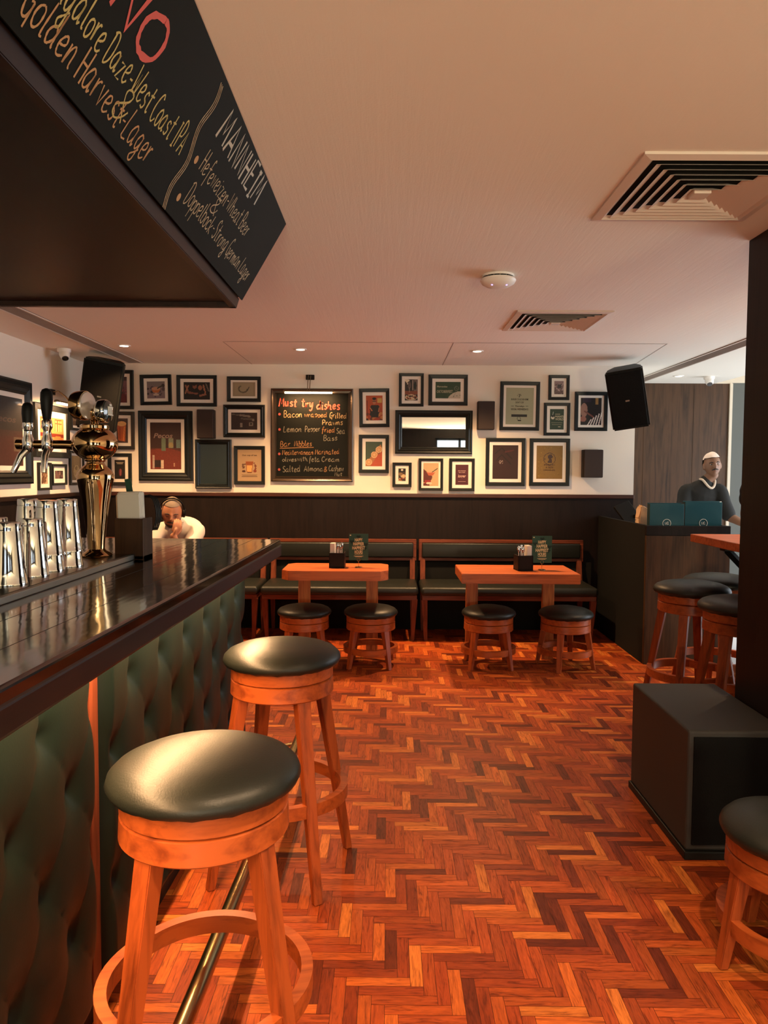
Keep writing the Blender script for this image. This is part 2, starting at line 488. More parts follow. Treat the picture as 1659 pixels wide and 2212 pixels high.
# ================================================================== STRUCTURE
ZC = 2.40; YB = 6.77; XL = -2.74; XR = 2.24; YD = 8.02
# herringbone teak parquet
def floor_mesh():
    L, W, g = .18, .036, .0006; rnd = random.Random(5)
    vs = []; fs = []; cols = []; uvs = []
    base = [hx(c) for c in ('a04c24', 'ae5829', '91411f', 'bc6730', '7c361b', 'a85225', 'c97b3c', '662c17', 'a35426', '964721')]
    N = 330
    x0, x1, y0, y1 = XL, 2.55, -1.0, YB
    for m in range(-40, 60):
        for i in range(-260, 260):
            ox, oy = i * W + m * L, -i * W + m * L + 2.6
            for k in (0, 1):
                # step (W,-W), lattice (L,L): long plank across, long plank along
                a = (ox, oy, ox + L, oy + W) if k == 0 else (ox - W, oy, ox, oy + L)
                if k == 1: a = (ox + L, oy, ox + L + W, oy + L)
                cx, cy = (a[0] + a[2]) / 2, (a[1] + a[3]) / 2
                if cx < x0 + .0 or cx > x1 or cy < y0 or cy > y1: continue
                n = len(vs); r = rnd.random(); c = base[int(rnd.random() ** 1.3 * 10)]
                v = .85 + .3 * rnd.random(); ou, ov = rnd.random() * 50, rnd.random() * 50
                vs += [(a[0] + g, a[1] + g, .001), (a[2] - g, a[1] + g, .001), (a[2] - g, a[3] - g, .001), (a[0] + g, a[3] - g, .001)]
                fs.append((n, n + 1, n + 2, n + 3)); cols += [(c[0] * v * .92, c[1] * v * .74, c[2] * v * .55, 1)] * 4
                if k == 0: uvs += [(ou, ov), (ou + L, ov), (ou + L, ov + W), (ou, ov + W)]
                else: uvs += [(ou, ov), (ou, ov + W), (ou + L, ov + W), (ou + L, ov)]
    n = len(vs)
    vs += [(x0, y0 - 2.5, 0), (x1, y0 - 2.5, 0), (x1, YD, 0), (x0, YD, 0)]; fs.append((n, n + 1, n + 2, n + 3))
    cols += [(*hx('3a1c10'), 1)] * 4; uvs += [(0, 0), (1, 0), (1, 1), (0, 1)]
    me = bpy.data.meshes.new('floor'); me.from_pydata(vs, [], fs)
    at_ = me.color_attributes.new('Col', 'FLOAT_COLOR', 'CORNER'); at_.data.foreach_set('color', np.array(cols, 'f').reshape(-1))
    uv = me.uv_layers.new(name='UVMap'); uv.data.foreach_set('uv', np.array(uvs, 'f').reshape(-1))
    return me


mf = mat('teak_parquet', (.4, .2, .1), .33, spec=.32); P = mf.node_tree.nodes['Principled BSDF']
_a = nd(mf, 'ShaderNodeAttribute', attribute_name='Col'); _u = nd(mf, 'ShaderNodeUVMap')
_m = nd(mf, 'ShaderNodeMapping'); _m.inputs['Scale'].default_value = (9, 70, 1); ln(mf, _u.outputs[0], _m.inputs[0])
_n = nd(mf, 'ShaderNodeTexNoise', Scale=1.0, Detail=4.0, Roughness=.6, Distortion=1.4); ln(mf, _m.outputs[0], _n.inputs['Vector'])
_m2 = nd(mf, 'ShaderNodeMapping'); _m2.inputs['Scale'].default_value = (30, 420, 1); ln(mf, _u.outputs[0], _m2.inputs[0])
_n2 = nd(mf, 'ShaderNodeTexNoise', Scale=1.0, Detail=3.0, Distortion=.6); ln(mf, _m2.outputs[0], _n2.inputs['Vector'])
_r = ramp(mf, _n.outputs[0], [(.30, (.42, .36, .34)), (.46, (.92, .92, .92)), (.70, (1.25, 1.3, 1.35))])
_r2 = ramp(mf, _n2.outputs[0], [(.3, (.8, .8, .8)), (.7, (1.12, 1.12, 1.12))])
_x = nd(mf, 'ShaderNodeMix', data_type='RGBA', blend_type='MULTIPLY'); _x.inputs[0].default_value = 1
ln(mf, _a.outputs['Color'], _x.inputs[6]); ln(mf, _r, _x.inputs[7])
_y = nd(mf, 'ShaderNodeMix', data_type='RGBA', blend_type='MULTIPLY'); _y.inputs[0].default_value = 1
ln(mf, _x.outputs[2], _y.inputs[6]); ln(mf, _r2, _y.inputs[7]); ln(mf, _y.outputs[2], P.inputs['Base Color'])
_rr = ramp(mf, _n.outputs[0], [(.3, (.50, .50, .50)), (.7, (.38, .38, .38))]); ln(mf, _rr, P.inputs['Roughness'])
bump(mf, _n2.outputs[0], .06, .001)
me = floor_mesh(); me.materials.append(mf)
fl = bpy.data.objects.new('floor', me); C.objects.link(fl); tag(fl, kind='structure')
b = B(); quad(b, [(2.55, -3.5, 0), (5.3, -3.5, 0), (5.3, 8.8, 0), (2.55, 8.8, 0)]); struct('floor_tiles', b, M['tile'])

b = B(); box(b, XL - .1, 3.5, -3.5, 8.1, ZC, ZC + .1); struct('ceiling', b, M['ceil'])
b = B(); box(b, 3.5, 5.4, -3.5, 8.9, 2.95, 3.05); box(b, 3.48, 3.5, -3.5, 8.1, ZC + .1, 2.95); struct('ceiling_cove', b, M['ceil'])
# back wall: painted above, walnut dado below
b = B(); box(b, XL - .1, XR, YB, YB + .12, 0, ZC); box(b, XR - .12, XR, YB + .12, YD, 0, ZC); struct('wall_back', b, M['paint'])
ZD = 1.237
b = B(); box(b, XL, XR - .002, YB - .012, YB, 0, ZD); struct('wall_back_dado', b, M['darkwood'])
b = B(); box(b, XL + .012, XR, YB - .03, YB, ZD - .035, ZD, .004); struct('trim_1', b, M['walnutx'])
b = B(); box(b, XL - .12, XL, -3.5, YB + .12, 0, ZC); struct('wall_left', b, M['paint'])
b = B(); box(b, XL, XL + .012, -3.5, YB, 0, ZD); struct('wall_left_dado', b, M['darkwood'])
b = B(); box(b, XL, XL + .03, -3.5, YB, ZD - .035, ZD, .004); struct('trim_2', b, M['walnuty'])
# corner chase between the left wall and the back wall
# deep walnut wall behind the host station
b = B(); box(b, XR, 3.655, YD, YD + .1, 0, ZC)
for x in (2.75, 3.28): box(b, x - .002, x + .002, YD - .003, YD, 0, ZC - .02)
struct('wall_deep', b, M['walnutwall'])
b = B(); box(b, 3.655, 3.685, YD - .02, YD + .1, 0, ZC); box(b, 3.5, 3.685, YD, YD + .1, ZC, 2.95); box(b, 3.685, 5.3, YD + .1, YD + .2, 2.42, 2.95); struct('trim_3', b, M['cream'])
b = B(); box(b, 3.685, 5.3, YD + .1, YD + .2, 0, 2.42); struct('wall_grey_panel', b, M['grey'])
# right wall with a wide window
b = B(); box(b, 5.2, 5.32, -3.5, 4.0, 0, 2.95); box(b, 5.2, 5.32, 7.8, 8.9, 0, 2.95); box(b, 5.2, 5.32, 4.0, 7.8, 0, .12); box(b, 5.2, 5.32, 4.0, 7.8, 2.45, 2.95)
struct('wall_right', b, M['paint'])
mg = bpy.data.materials.new('window_glass'); mg.use_nodes = True; nt = mg.node_tree; nt.nodes.clear()
o_ = nt.nodes.new('ShaderNodeOutputMaterial'); t_ = nt.nodes.new('ShaderNodeBsdfTransparent'); g_ = nt.nodes.new('ShaderNodeBsdfGlossy'); g_.inputs['Roughness'].default_value = .02
x_ = nt.nodes.new('ShaderNodeMixShader'); x_.inputs[0].default_value = .07
nt.links.new(t_.outputs[0], x_.inputs[1]); nt.links.new(g_.outputs[0], x_.inputs[2]); nt.links.new(x_.outputs[0], o_.inputs[0]); M['glass'] = mg


def window(n, x0, x1, y0, y1, z0, z1, along):
    b = B(); f = .05
    if along == 'x':
        box(b, x0, x1, y0, y1, z0, z0 + f); box(b, x0, x1, y0, y1, z1 - f, z1)
        for x in (x0, (x0 + x1) / 2 - f / 2, x1 - f): box(b, x, x + f, y0, y1, z0, z1)
    else:
        box(b, x0, x1, y0, y1, z0, z0 + f); box(b, x0, x1, y0, y1, z1 - f, z1)
        for y in (y0, (y0 + y1) / 2 - f / 2, y1 - f): box(b, x0, x1, y, y + f, z0, z1)
    o = struct('window_%d' % n, b, M['blackmatt'])
    b = B()
    if along == 'x': quad(b, [(x0, (y0 + y1) / 2, z0), (x1, (y0 + y1) / 2, z0), (x1, (y0 + y1) / 2, z1), (x0, (y0 + y1) / 2, z1)])
    else: quad(b, [((x0 + x1) / 2, y0, z0), ((x0 + x1) / 2, y1, z0), ((x0 + x1) / 2, y1, z1), ((x0 + x1) / 2, y0, z1)])
    fin('pane', b, mg, o)


window(1, 5.22, 5.28, 4.0, 7.8, .12, 2.45, 'y')
# rear wall (behind the viewer) with two windows
b = B()
for x0, x1 in ((XL, -1.35), (-.1, 1.05), (2.15, 3.0), (3.9, 5.3)): box(b, x0, x1, -3.2, -3.08, 0, 2.95)
for x0, x1, z0, z1 in ((-1.35, -.1, .2, 2.36), (1.05, 2.15, .55, 2.2), (3.0, 3.9, .1, 2.2)):
    box(b, x0, x1, -3.2, -3.08, 0, z0); box(b, x0, x1, -3.2, -3.08, z1, 2.95)
struct('wall_rear', b, M['darkwood'])
window(2, -1.35, -.1, -3.17, -3.11, .2, 2.36, 'x'); window(3, 1.05, 2.15, -3.17, -3.11, .55, 2.2, 'x'); window(4, 3.0, 3.9, -3.17, -3.11, .1, 2.2, 'x')
# dark timber pillar
b = B(); box(b, 1.495, 2.05, 2.2, 3.143, 0, ZC, .003); struct('wall_pillar', b, M['darkwood'])
# ceiling access-panel seams
b = B(); sd = .004
for (x0, y0), (x1, y1) in (((-1.235, 5.6), (2.08, 5.6)), ((-1.24, 5.6), (-1.24, 6.77)), ((.485, 5.6), (.485, 6.77)), ((2.08, 5.6), (2.19, 6.7))):
    quad(b, [(x0 - (sd if x0 == x1 or x0 == 2.08 and y0 != y1 else 0), y0 - (sd if y0 == y1 else 0), ZC - .001), (x1 + (sd if y0 == y1 else -sd * 0), y1 - (sd if y0 == y1 else 0), ZC - .001), (x1 + (sd if y0 != y1 else 0), y1 + (sd if y0 == y1 else 0), ZC - .001), (x0 + (0 if y0 != y1 else 0), y0 + (sd if y0 == y1 else 0), ZC - .001)])
struct('trim_4', b, mat('seam_shadow_gap', (.16, .10, .07), .9))


# ================================================================== CEILING FITTINGS
def downlight(x, y, label, power, ang=80, blend=.7, col=WARM, aim=None):
    t = thing('downlight', (x, y, ZC), label, 'ceiling light', 'recessed ceiling downlights')
    b = B(); lathe(b, [(.034, -.002), (.034, -.006), (.046, -.007), (.050, -.003), (.050, 0)], 28, cap=False); fin('trim_ring', b, M['white'], t, True)
    b = B(); lathe(b, [(.0345, -.0025), (.0345, -.0015)], 28); tag(fin('lamp', b, M['bulb'], t), 'lit lamp')
    spot((x, y, ZC - .03), power, ang, blend, col, .025, aim)
    return t


downlight(-2.054, 5.80, 'leftmost lit downlight, between the long slot vent and the ceiling panel seam', 215, 128, .9, (1, .57, .26))
downlight(-.70, 5.93, 'lit downlight in the ceiling above the chalkboard menu', 215, 128, .9, (1, .57, .26))
downlight(.706, 5.97, 'lit downlight in the ceiling panel above the framed mirror', 215, 128, .9, (1, .57, .26))
downlight(2.872, 7.41, 'lit downlight in the white ceiling above the host station', 22)


def diffuser(x0, x1, y0, y1, label):
    cx, cy, hw, hd = (x0 + x1) / 2, (y0 + y1) / 2, (x1 - x0) / 2, (y1 - y0) / 2
    t = thing('ceiling_diffuser', (cx, cy, ZC), label, 'air vent', 'square ceiling air diffusers')
    b = B()

    def ring(ro, zo, ri, zi, bb):
        for k in range(4):
            a = [(-1, -1), (1, -1), (1, 1), (-1, 1)][k]; c = [(-1, -1), (1, -1), (1, 1), (-1, 1)][(k + 1) % 4]
            quad(bb, [(a[0] * ro, a[1] * ro * hd / hw, zo), (c[0] * ro, c[1] * ro * hd / hw, zo), (c[0] * ri, c[1] * ri * hd / hw, zi), (a[0] * ri, a[1] * ri * hd / hw, zi)])
    ring(hw, 0, hw, -.008, b); ring(hw, -.008, hw - .03, -.014, b); ring(hw - .03, -.014, hw - .045, -.002, b)
    fin('frame', b, M['grille'], t)
    b = B(); quad(b, [(-hw + .04, -hd + .04, -.0015), (hw - .04, -hd + .04, -.0015), (hw - .04, hd - .04, -.0015), (-hw + .04, hd - .04, -.0015)])
    fin('duct_opening', b, M['blackmatt'], t)
    for i in range(6):
        ro = (hw - .055) - i * (hw - .07) / 6.2; b = B()
        ring(ro, -.016 - i * .0016, ro - .026, -.004 - i * .001, b); ring(ro - .0012, -.0145 - i * .0016, ro - .0272, -.0025 - i * .001, b)
        ring(ro, -.016 - i * .0016, ro - .0012, -.0145 - i * .0016, b)
        fin('louvre', b, M['grille'], t)
    b = B(); box(b, -.03, .03, -.03, .03, -.024, -.006, .004); fin('centre_plate', b, M['grille'], t)
    return t


diffuser(.768, 1.345, 2.29, 2.885, 'large square air diffuser in the ceiling nearest the viewer, beside the pillar')
diffuser(.768, 1.345, 4.48, 5.09, 'smaller-looking square air diffuser in the ceiling beyond the smoke detector')


def slot(x0, x1, y0, y1, label):
    t = thing('slot_diffuser', ((x0 + x1) / 2, (y0 + y1) / 2, ZC), label, 'air vent', 'long slot air vents'); w_ = (x1 - x0) / 2; l = (y1 - y0) / 2
    b = B(); box(b, -w_, w_, -l, l, -.003, -.0005); fin('backing', b, mat('slot_backing', (.20, .15, .12), .7), t)
    b = B()
    for s in (-1, 1): box(b, s * (w_ - .008) - .006, s * (w_ - .008) + .006, -l, l, -.008, -.0005)
    fin('frame', b, M['grille'], t)
    b = B(); n = 9
    for i in range(n):
        x = -w_ + .022 + i * (2 * w_ - .044) / (n - 1); box(b, x - .0015, x + .0015, -l + .005, l - .005, -.006, -.003)
    fin('slats', b, mat('slot_slats', (.36, .29, .24), .5), t)


slot(-2.35, -2.20, 3.2, 6.70, 'long slotted air vent in the ceiling at the left, ending at the back wall')
slot(2.545, 2.69, 3.4, 7.95, 'long slotted air vent in the ceiling at the right, running over the host station')
# smoke detector
t = thing('smoke_detector', (.536, 3.705, ZC), 'round white smoke detector on the ceiling between the two square vents', 'smoke detector')
b = B(); lathe(b, [(.078, 0), (.078, -.010)], 36); fin('base', b, M['white'], t, True)
b = B()
for k in range(14):
    a = 2 * PI * k / 14; box_ = B(); box(b, -.011, .011, -.004, .004, -.020, -.010)
    b.verts.ensure_lookup_table(); xform(b, Matrix.Rotation(a, 4, 'Z') @ Matrix.Translation((.070, 0, 0)) @ Matrix.Rotation(PI / 2, 4, 'Z'), b.verts[-8:]); box_.free()
lathe(b, [(.060, -.008), (.060, -.022)], 36); fin('vent_ring', b, M['blackmatt'], t)
b = B(); lathe(b, [(.084, -.018), (.088, -.026), (.080, -.040), (.055, -.054), (.030, -.060)], 40); fin('cover', b, M['white'], t, True)
b = B()
for a in (-2.3, -.8): ellip(b, (.052 * math.cos(a), .052 * math.sin(a), -.055), (.005, .005, .003), 8, 6)
tag(fin('indicator', b, mat('violet_indicator', (.3, .2, .8), .4, emit=(.45, .35, 1), es=2.5), t), 'lit violet indicator lights')


def camera_dome(loc, rz, label):
    t = thing('security_camera', loc, label, 'security camera', 'white security cameras', rz)
    b = B(); lathe(b, [(.052, 0), (.052, -.022), (.046, -.030)], 28); fin('base', b, M['white'], t, True)
    b = B(); mt = Matrix.Translation((0, -.012, -.042)) @ Matrix.Rotation(R(-35), 4, 'X')
    lathe(b, [(.040, .02), (.042, -.005), (.034, -.035), (.027, -.045)], 28); xform(b, mt); fin('head', b, M['white'], t, True)
    b = B(); lathe(b, [(.026, -.0452), (.024, -.052)], 24); xform(b, mt); fin('lens', b, mat('lens_glass', (.01, .01, .012), .1, coat=1), t, True)


camera_dome((-2.60, 5.98, ZC), R(35), 'white turret security camera on the ceiling in the left corner')
camera_dome((3.19, 7.45, ZC), R(-10), 'white turret security camera on the ceiling above the capped worker')


# ================================================================== CANOPY OVER THE BAR
def slope(u, v):
    """u along the room (y), v 0..1 from lower to upper edge of the sloping board"""
    return Vector((-.594 + .185 * v, u, 2.085 + (ZC - 2.085) * v))


t = thing('bar_canopy', (-1.1, 1.2, 2.07), 'dark timber canopy over the bar with a sloping blackboard front', 'canopy')
inv = Matrix.Translation((1.1, -1.2, -2.07))
b = B(); Y0, Y1 = -1.4, 2.95
prism(b, [(-2.05, 2.10), (-.60, 2.10), (-.415, ZC - .001), (-2.05, ZC - .001)], Y0, Y1 - .004, 'xz'); xform(b, inv)
fin('carcass', b, M['darkwood'], t)
b = B(); box(b, -2.05, -.60, Y0, Y1 - .03, 2.088, 2.10); xform(b, inv); fin('soffit', b, M['soffit'], t)
b = B()
prism(b, [(-.625, 2.07), (-.600, 2.07), (-.588, 2.108), (-.613, 2.108)], Y0, Y1, 'xz', .002)
box(b, -2.05, -.600, Y1 - .025, Y1, 2.07, 2.108, .002); xform(b, inv); fin('edge_moulding', b, M['walnuty'], t)
b = B()
e0 = .06; N = Vector((.315, 0, -.185)).normalized()
pts = [slope(Y0, e0), slope(Y1, e0), slope(Y1, .998), slope(Y0, .998)]
q = [b.verts.new(p) for p in pts]; q2 = [b.verts.new(p + N * .006) for p in pts]
b.faces.new(q[::-1]); b.faces.new(q2)
for i in range(4): b.faces.new((q[i], q[(i + 1) % 4], q2[(i + 1) % 4], q2[i]))
xform(b, inv); fin('chalkboard', b, M['boardg'], t)
SL = math.hypot(.185, .315)


def onb(px, py):
    """board coordinates (metres along, metres up) of an image point on the sloping board"""
    r = ROT @ Vector((px - 829.5, -(py - 1106), -1600)); o = Vector((-.594, 0, 2.085)) + N * .0066
    k = (o - CAM).dot(N) / r.dot(N); p = CAM + k * r - o
    return p.y, p.dot(Vector((.185, 0, .315)).normalized())


def bfn(u, v):
    d = Vector((.185, 0, .315)).normalized(); p = Vector((-.594, 0, 2.085)) + N * .0068 + d * v; p.y = u
    return p + Vector((1.1, -1.2, -2.07))


def bline(text, a, c, h, wd, m, seed, name='chalk_writing', sharp=False, slant=.12):
    b = B(); u0, v0 = a; u1, v1 = c
    write(b, text, bfn, u0, v0, u1, v1, h, wd, seed, slant, sharp); o = fin(name, b, m, t)
    return o


bo = []
for (txt, p0, p1, h, wd, m, sd_) in (
    ('Bangalore Daze-West Coast IPA', None, (386, 334), .062, .0042, 'yellow', 3),
    ('Golden Harvest-Lager', (40, 20), (312, 354), .066, .0042, 'orange', 4),
    ('&', (236, 240), (258, 268), .062, .0042, 'yellow', 5),
    ('Hefeweizen-Wheat Beer', (428, 366), (529, 511), .058, .0036, 'cream_chalk', 6),
    ('&', (452, 452), (461, 466), .052, .0036, 'cream_chalk', 7),
    ('Doppelbock-Strong German Lager', (396, 434), (530, 607), .058, .0036, 'cream_chalk', 8),
):
    c = onb(*p1)
    if p0 is None: a = onb(210, 112); k = (c[0] - a[0]) / 20.; a = (a[0] - k * 9.2, a[1] - (c[1] - a[1]) / 20. * 9.2)
    else: a = onb(*p0)
    bline(txt, a, c, h, wd, M[m], sd_)
a = onb(300, 104); bline('MILANO', (a[0] - .62, a[1]), (a[0] + .06, a[1] - .002), .088, .013, M['pink'], 9, sharp=False)
a = onb(466, 294); c = onb(548, 443); bline('MANNHEIM', a, c, .085, .0095, M['chalk'], 10, sharp=True, slant=.05)
b = B()
a = onb(478, 178); c = onb(350, 446)
for k in range(3):
    L = []
    for i in range(60):
        s = i / 59; L.append((a[0] + (c[0] - a[0]) * s + .012 * math.sin(s * 13) + k * .009, a[1] + (c[1] - a[1]) * s))
    ribbon(b, L, .003, bfn, random.Random(k))
fin('wavy_chalk_divider', b, M['cream_chalk'], t)
b = B()
for (px, py) in ((424, 345), (386, 426)):
    b = B(); c = onb(px, py); L = [b.verts.new(bfn(c[0] + .011 * math.cos(i * PI / 8), c[1] + .011 * math.sin(i * PI / 8))) for i in range(16)]; b.faces.new(L); fin('chalk_bullet', b, M['orange'], t)

# ================================================================== BAR COUNTER
BR = R(-1.46)
bar = thing('bar_counter', (-.585, 1.10, 0), 'long dark wooden bar counter with tufted green leather front', 'bar counter', rz=BR)
LY0, LY1 = -1.5, 2.50
b = B(); box(b, -1.15, 0, LY0, LY1, 1.062, 1.10, .008, 3); fin('countertop', b, M['walnuty'], bar)
bt = bpy.data.objects['countertop']
mt_ = wood('lacquered_walnut', hx('1e110c'), hx('0e0706'), 'y', .7, .12, coat=.8, bmp=0); P = mt_.node_tree.nodes['Principled BSDF']
_t = nd(mt_, 'ShaderNodeTexCoord'); _m = nd(mt_, 'ShaderNodeMapping'); _m.inputs['Scale'].default_value = (9, 2.2, 1); ln(mt_, _t.outputs['Object'], _m.inputs[0])
_n = nd(mt_, 'ShaderNodeTexNoise', Scale=1.6, Detail=2.0); ln(mt_, _m.outputs[0], _n.inputs['Vector']); bp = bump(mt_, _n.outputs[0], .12, .008); ln(mt_, bp.outputs[0], P.inputs['Coat Normal'])
bt.data.materials[0] = mt_; M['lacquer'] = mt_
b = B()
for x in (-.13, -.27, -.41, -.55): box(b, x - .0008, x + .0008, LY0 + .01, LY1 - .01, 1.0995, 1.1003)
fin('plank_joints', b, mat('joint', (.01, .006, .004), .5), bar)
b = B(); box(b, -.03, .004, LY0, LY1 + .004, 1.018, 1.075, .008, 3); box(b, -1.15, .004, LY1 - .02, LY1 + .004, 1.018, 1.075, .006); fin('fascia', b, M['fascia'], bar)
b = B(); box(b, -.75, -.19, LY0, LY1 - .12, 0, 1.06); fin('carcass', b, M['darkwood'], bar)
b = B(); box(b, -.066, -.042, LY0, LY1 - .15, 1.040, 1.060, .002); fin('led_strip', b, M['led'], bar)
# tufted panels
XP = -.19


def QF(u, v):
    p = abs(math.sin(PI * (u + v)) * math.sin(PI * (u - v)))
    d = math.hypot((u + v) - round(u + v), (u - v) - round(u - v))
    return .20 * p ** .30 + .80 * (1 - math.exp(-(d / .18) ** 1.3))


def tuft(y0, y1, z0, z1, yb, zb):
    du, dv = .25, .34; ny, nz = int((y1 - y0) / .008), int((z1 - z0) / .008); b = B(); V = []
    ztop = zb + dv / 2 * math.floor((z1 - .06 - zb) / (dv / 2))
    for j in range(nz + 1):
        row = []
        for i in range(ny + 1):
            y = y0 + (y1 - y0) * i / ny; z = z0 + (z1 - z0) * j / nz
            u = (y - yb) / du; v = (z - zb) / dv
            if z > ztop:
                ph = u + (ztop - zb) / dv; h = abs(math.sin(PI * ph)) ** .32
                h = h * min(1, (z - ztop) / .05) + (1 - min(1, (z - ztop) / .05)) * QF(u, v)
            else: h = QF(u, v)
            e = min(1, min(y - y0, y1 - y) / .03, (z - z0) / .03); e = max(0, e) ** .5; et = min(1, (z1 - z) / .04); et = max(0, et) ** .5
            row.append(b.verts.new((XP + .004 + (.034 * h + .018) * e * (.4 + .6 * et), y, z)))
        V.append(row)
    for j in range(nz):
        for i in range(ny): b.faces.new((V[j][i], V[j][i + 1], V[j + 1][i + 1], V[j + 1][i]))
    # side returns back to the carcass
    rim = [V[0][i] for i in range(ny + 1)] + [V[j][ny] for j in range(1, nz + 1)] + [V[nz][i] for i in range(ny - 1, -1, -1)] + [V[j][0] for j in range(nz - 1, 0, -1)]
    back = [b.verts.new((XP, v.co.y, v.co.z)) for v in rim]
    for i in range(len(rim)): b.faces.new((rim[i], rim[(i + 1) % len(rim)], back[(i + 1) % len(rim)], back[i]))
    p = fin('tufted_panel', b, M['greenleather'], bar, 'all')
    k = 0
    for j in range(-12, 12):
        for i in range(-20, 30):
            u, v = i * .5, j * .5
            if (i + j) % 2: continue
            y, z = yb + u * du, zb + v * dv
            if y0 + .04 < y < y1 - .04 and z0 + .05 < z < ztop + .01:
                b = B(); ellip(b, (XP + .012, y, z), (.008, .012, .012), 12, 8); fin('button', b, M['greenleather'], p, 'all')
    return p


yo = -1.10
tuft(LY0 + .02, 1.805 + yo - .028, .10, 1.055, 1.52 + yo, .53)
tuft(1.805 + yo + .028, LY1 - .16, .10, 1.055, 2.02 + yo, .53)
b = B(); box(b, XP - .002, XP + .030, 1.805 + yo - .026, 1.805 + yo + .026, .10, 1.06, .004); fin('post', b, M['benchleg'], bar)
b = B(); box(b, XP - .002, XP + .022, LY1 - .16, LY1 - .12, .0, 1.06, .004); fin('post', b, M['darkwood'], bar)
b = B(); box(b, -.70, XP - .03 + .02, LY0, LY1 - .12, 0, .10); fin('plinth', b, M['blackmatt'], bar)
b = B(); tube(b, [(.125, LY0, .20), (.125, LY1 - .2, .20)], .022, 18)
fin('foot_rail', b, M['brass'], bar, True)
b = B()
for y in (-.6, .45, 1.4, 2.2): tube(b, [(.125, y, .20), (-.02, y, .17), (-.19, y, .17)], .009, 10)
fin('rail_bracket', b, M['brassd'], bar, True)
# the bar's own under-counter LED strip lamp
ll = area('under_counter_led', (0, 0, 0), (0, 0, 0), .02, 3.6, 56, (1, .56, .25), R(176)); ll.parent = bar; ll.location = (-.052, .45, 1.037)

# ------------------------------------------------------------------ drip tray
t = thing('bar_tray', (-1.2, 2.0, 1.10), 'flat brushed metal bar tray under the shakers and beer tower', 'tray')
b = B(); box(b, -.30, .262, -1.3, .74, 0, .020, .003); fin('tray_body', b, M['steelb'], t)
b = B(); box(b, -.285, .248, -1.28, .725, .020, .0215); fin('tray_surface', b, mat('tray_top', (.16, .15, .13), .2, 1), t)

ZT = 1.1218


def tin(name, x, y, n, label, tilt=0, m='steel'):
    t = thing(name, (x, y, ZT), label, 'shaker', 'steel cocktail shaker tins on the bar tray')
    for k in range(n):
        z = k * .048; b = B(); R0 = .0455; R1 = .030; H = .168; P_ = []
        P_ = [(R0 + .0012, 0), (R0 + .0016, .003), (R0, .006), (R0 - (R0 - R1) * .3, H * .3), (R0 - (R0 - R1) * .88, H * .86), (R0 - (R0 - R1) * .89 - .0002, H * .866), (R0 - (R0 - R1) * .90, H * .872), (R1 + .0012, H - .003), (R1 - .0005, H - .0005), (R1 - .003, H), (.004, H - .003)]
        lathe(b, P_, 48, z0=z); fin('tin', b, M[m], t, True)
    return t


tin('shaker_tin', -1.020, 1.98, 1, 'upturned steel shaker tin nearest the left edge of the photo')
tin('shaker_tin', -1.037, 2.145, 1, 'single upturned steel shaker tin between the nearest tin and the tall stacks')
tin('shaker_tin', -1.043, 2.262, 2, 'tall stack of two upturned steel tins on the left of the beer tower pair')
tin('shaker_tin', -1.030, 2.372, 2, 'tall stack of two upturned steel tins standing right beside the beer tower')
tin('shaker_tin', -1.155, 2.37, 2, 'tall stack of two steel tins glowing orange, half hidden behind the left tall stack')
tin('shaker_tin', -1.145, 2.05, 1, 'upturned steel tin behind the nearest single tin, only its rim showing')
tin('shaker_tin', -1.158, 2.18, 1, 'upturned steel tin behind the second single tin, only its rim showing')

# ------------------------------------------------------------------ beer tower
t = thing('beer_tower', (-1.05, 2.655, ZT), 'polished bronze vase-shaped beer tower with a ball top and two taps', 'beer tower'); t.scale = (1, 1, .965)
k = .001665
b = B(); lathe(b, [(.053, 0), (.056, .004), (.052, .010), (.036, .020), (.030, .027)], 48); fin('base', b, M['copper'], t, True)
b = B(); lathe(b, [(.029, .026), (.031, .06), (.037, .12), (.046, .19), (.056, .25), (.0625, .283), (.064, .30), (.061, .312), (.050, .326), (.036, .338), (.030, .350), (.031, .36)], 56); fin('column', b, M['copper'], t, True)
b = B(); lathe(b, [(.034, .352), (.036, .357), (.034, .362)], 40); fin('neck_ring', b, M['copper'], t, True)
b = B(); ellip(b, (0, 0, .418), (.079, .079, .066), 48, 32); fin('ball', b, M['copper'], t, 'all')
b = B(); lathe(b, [(.046, .470), (.050, .474), (.050, .484), (.044, .488), (.012, .490)], 40); fin('cap', b, M['copper'], t, True)
b = B(); lathe(b, [(.016, .488), (.012, .498), (.017, .505), (.011, .512), (.019, .524), (.019, .536), (.010, .546)], 28); fin('finial', b, M['copper'], t, True)
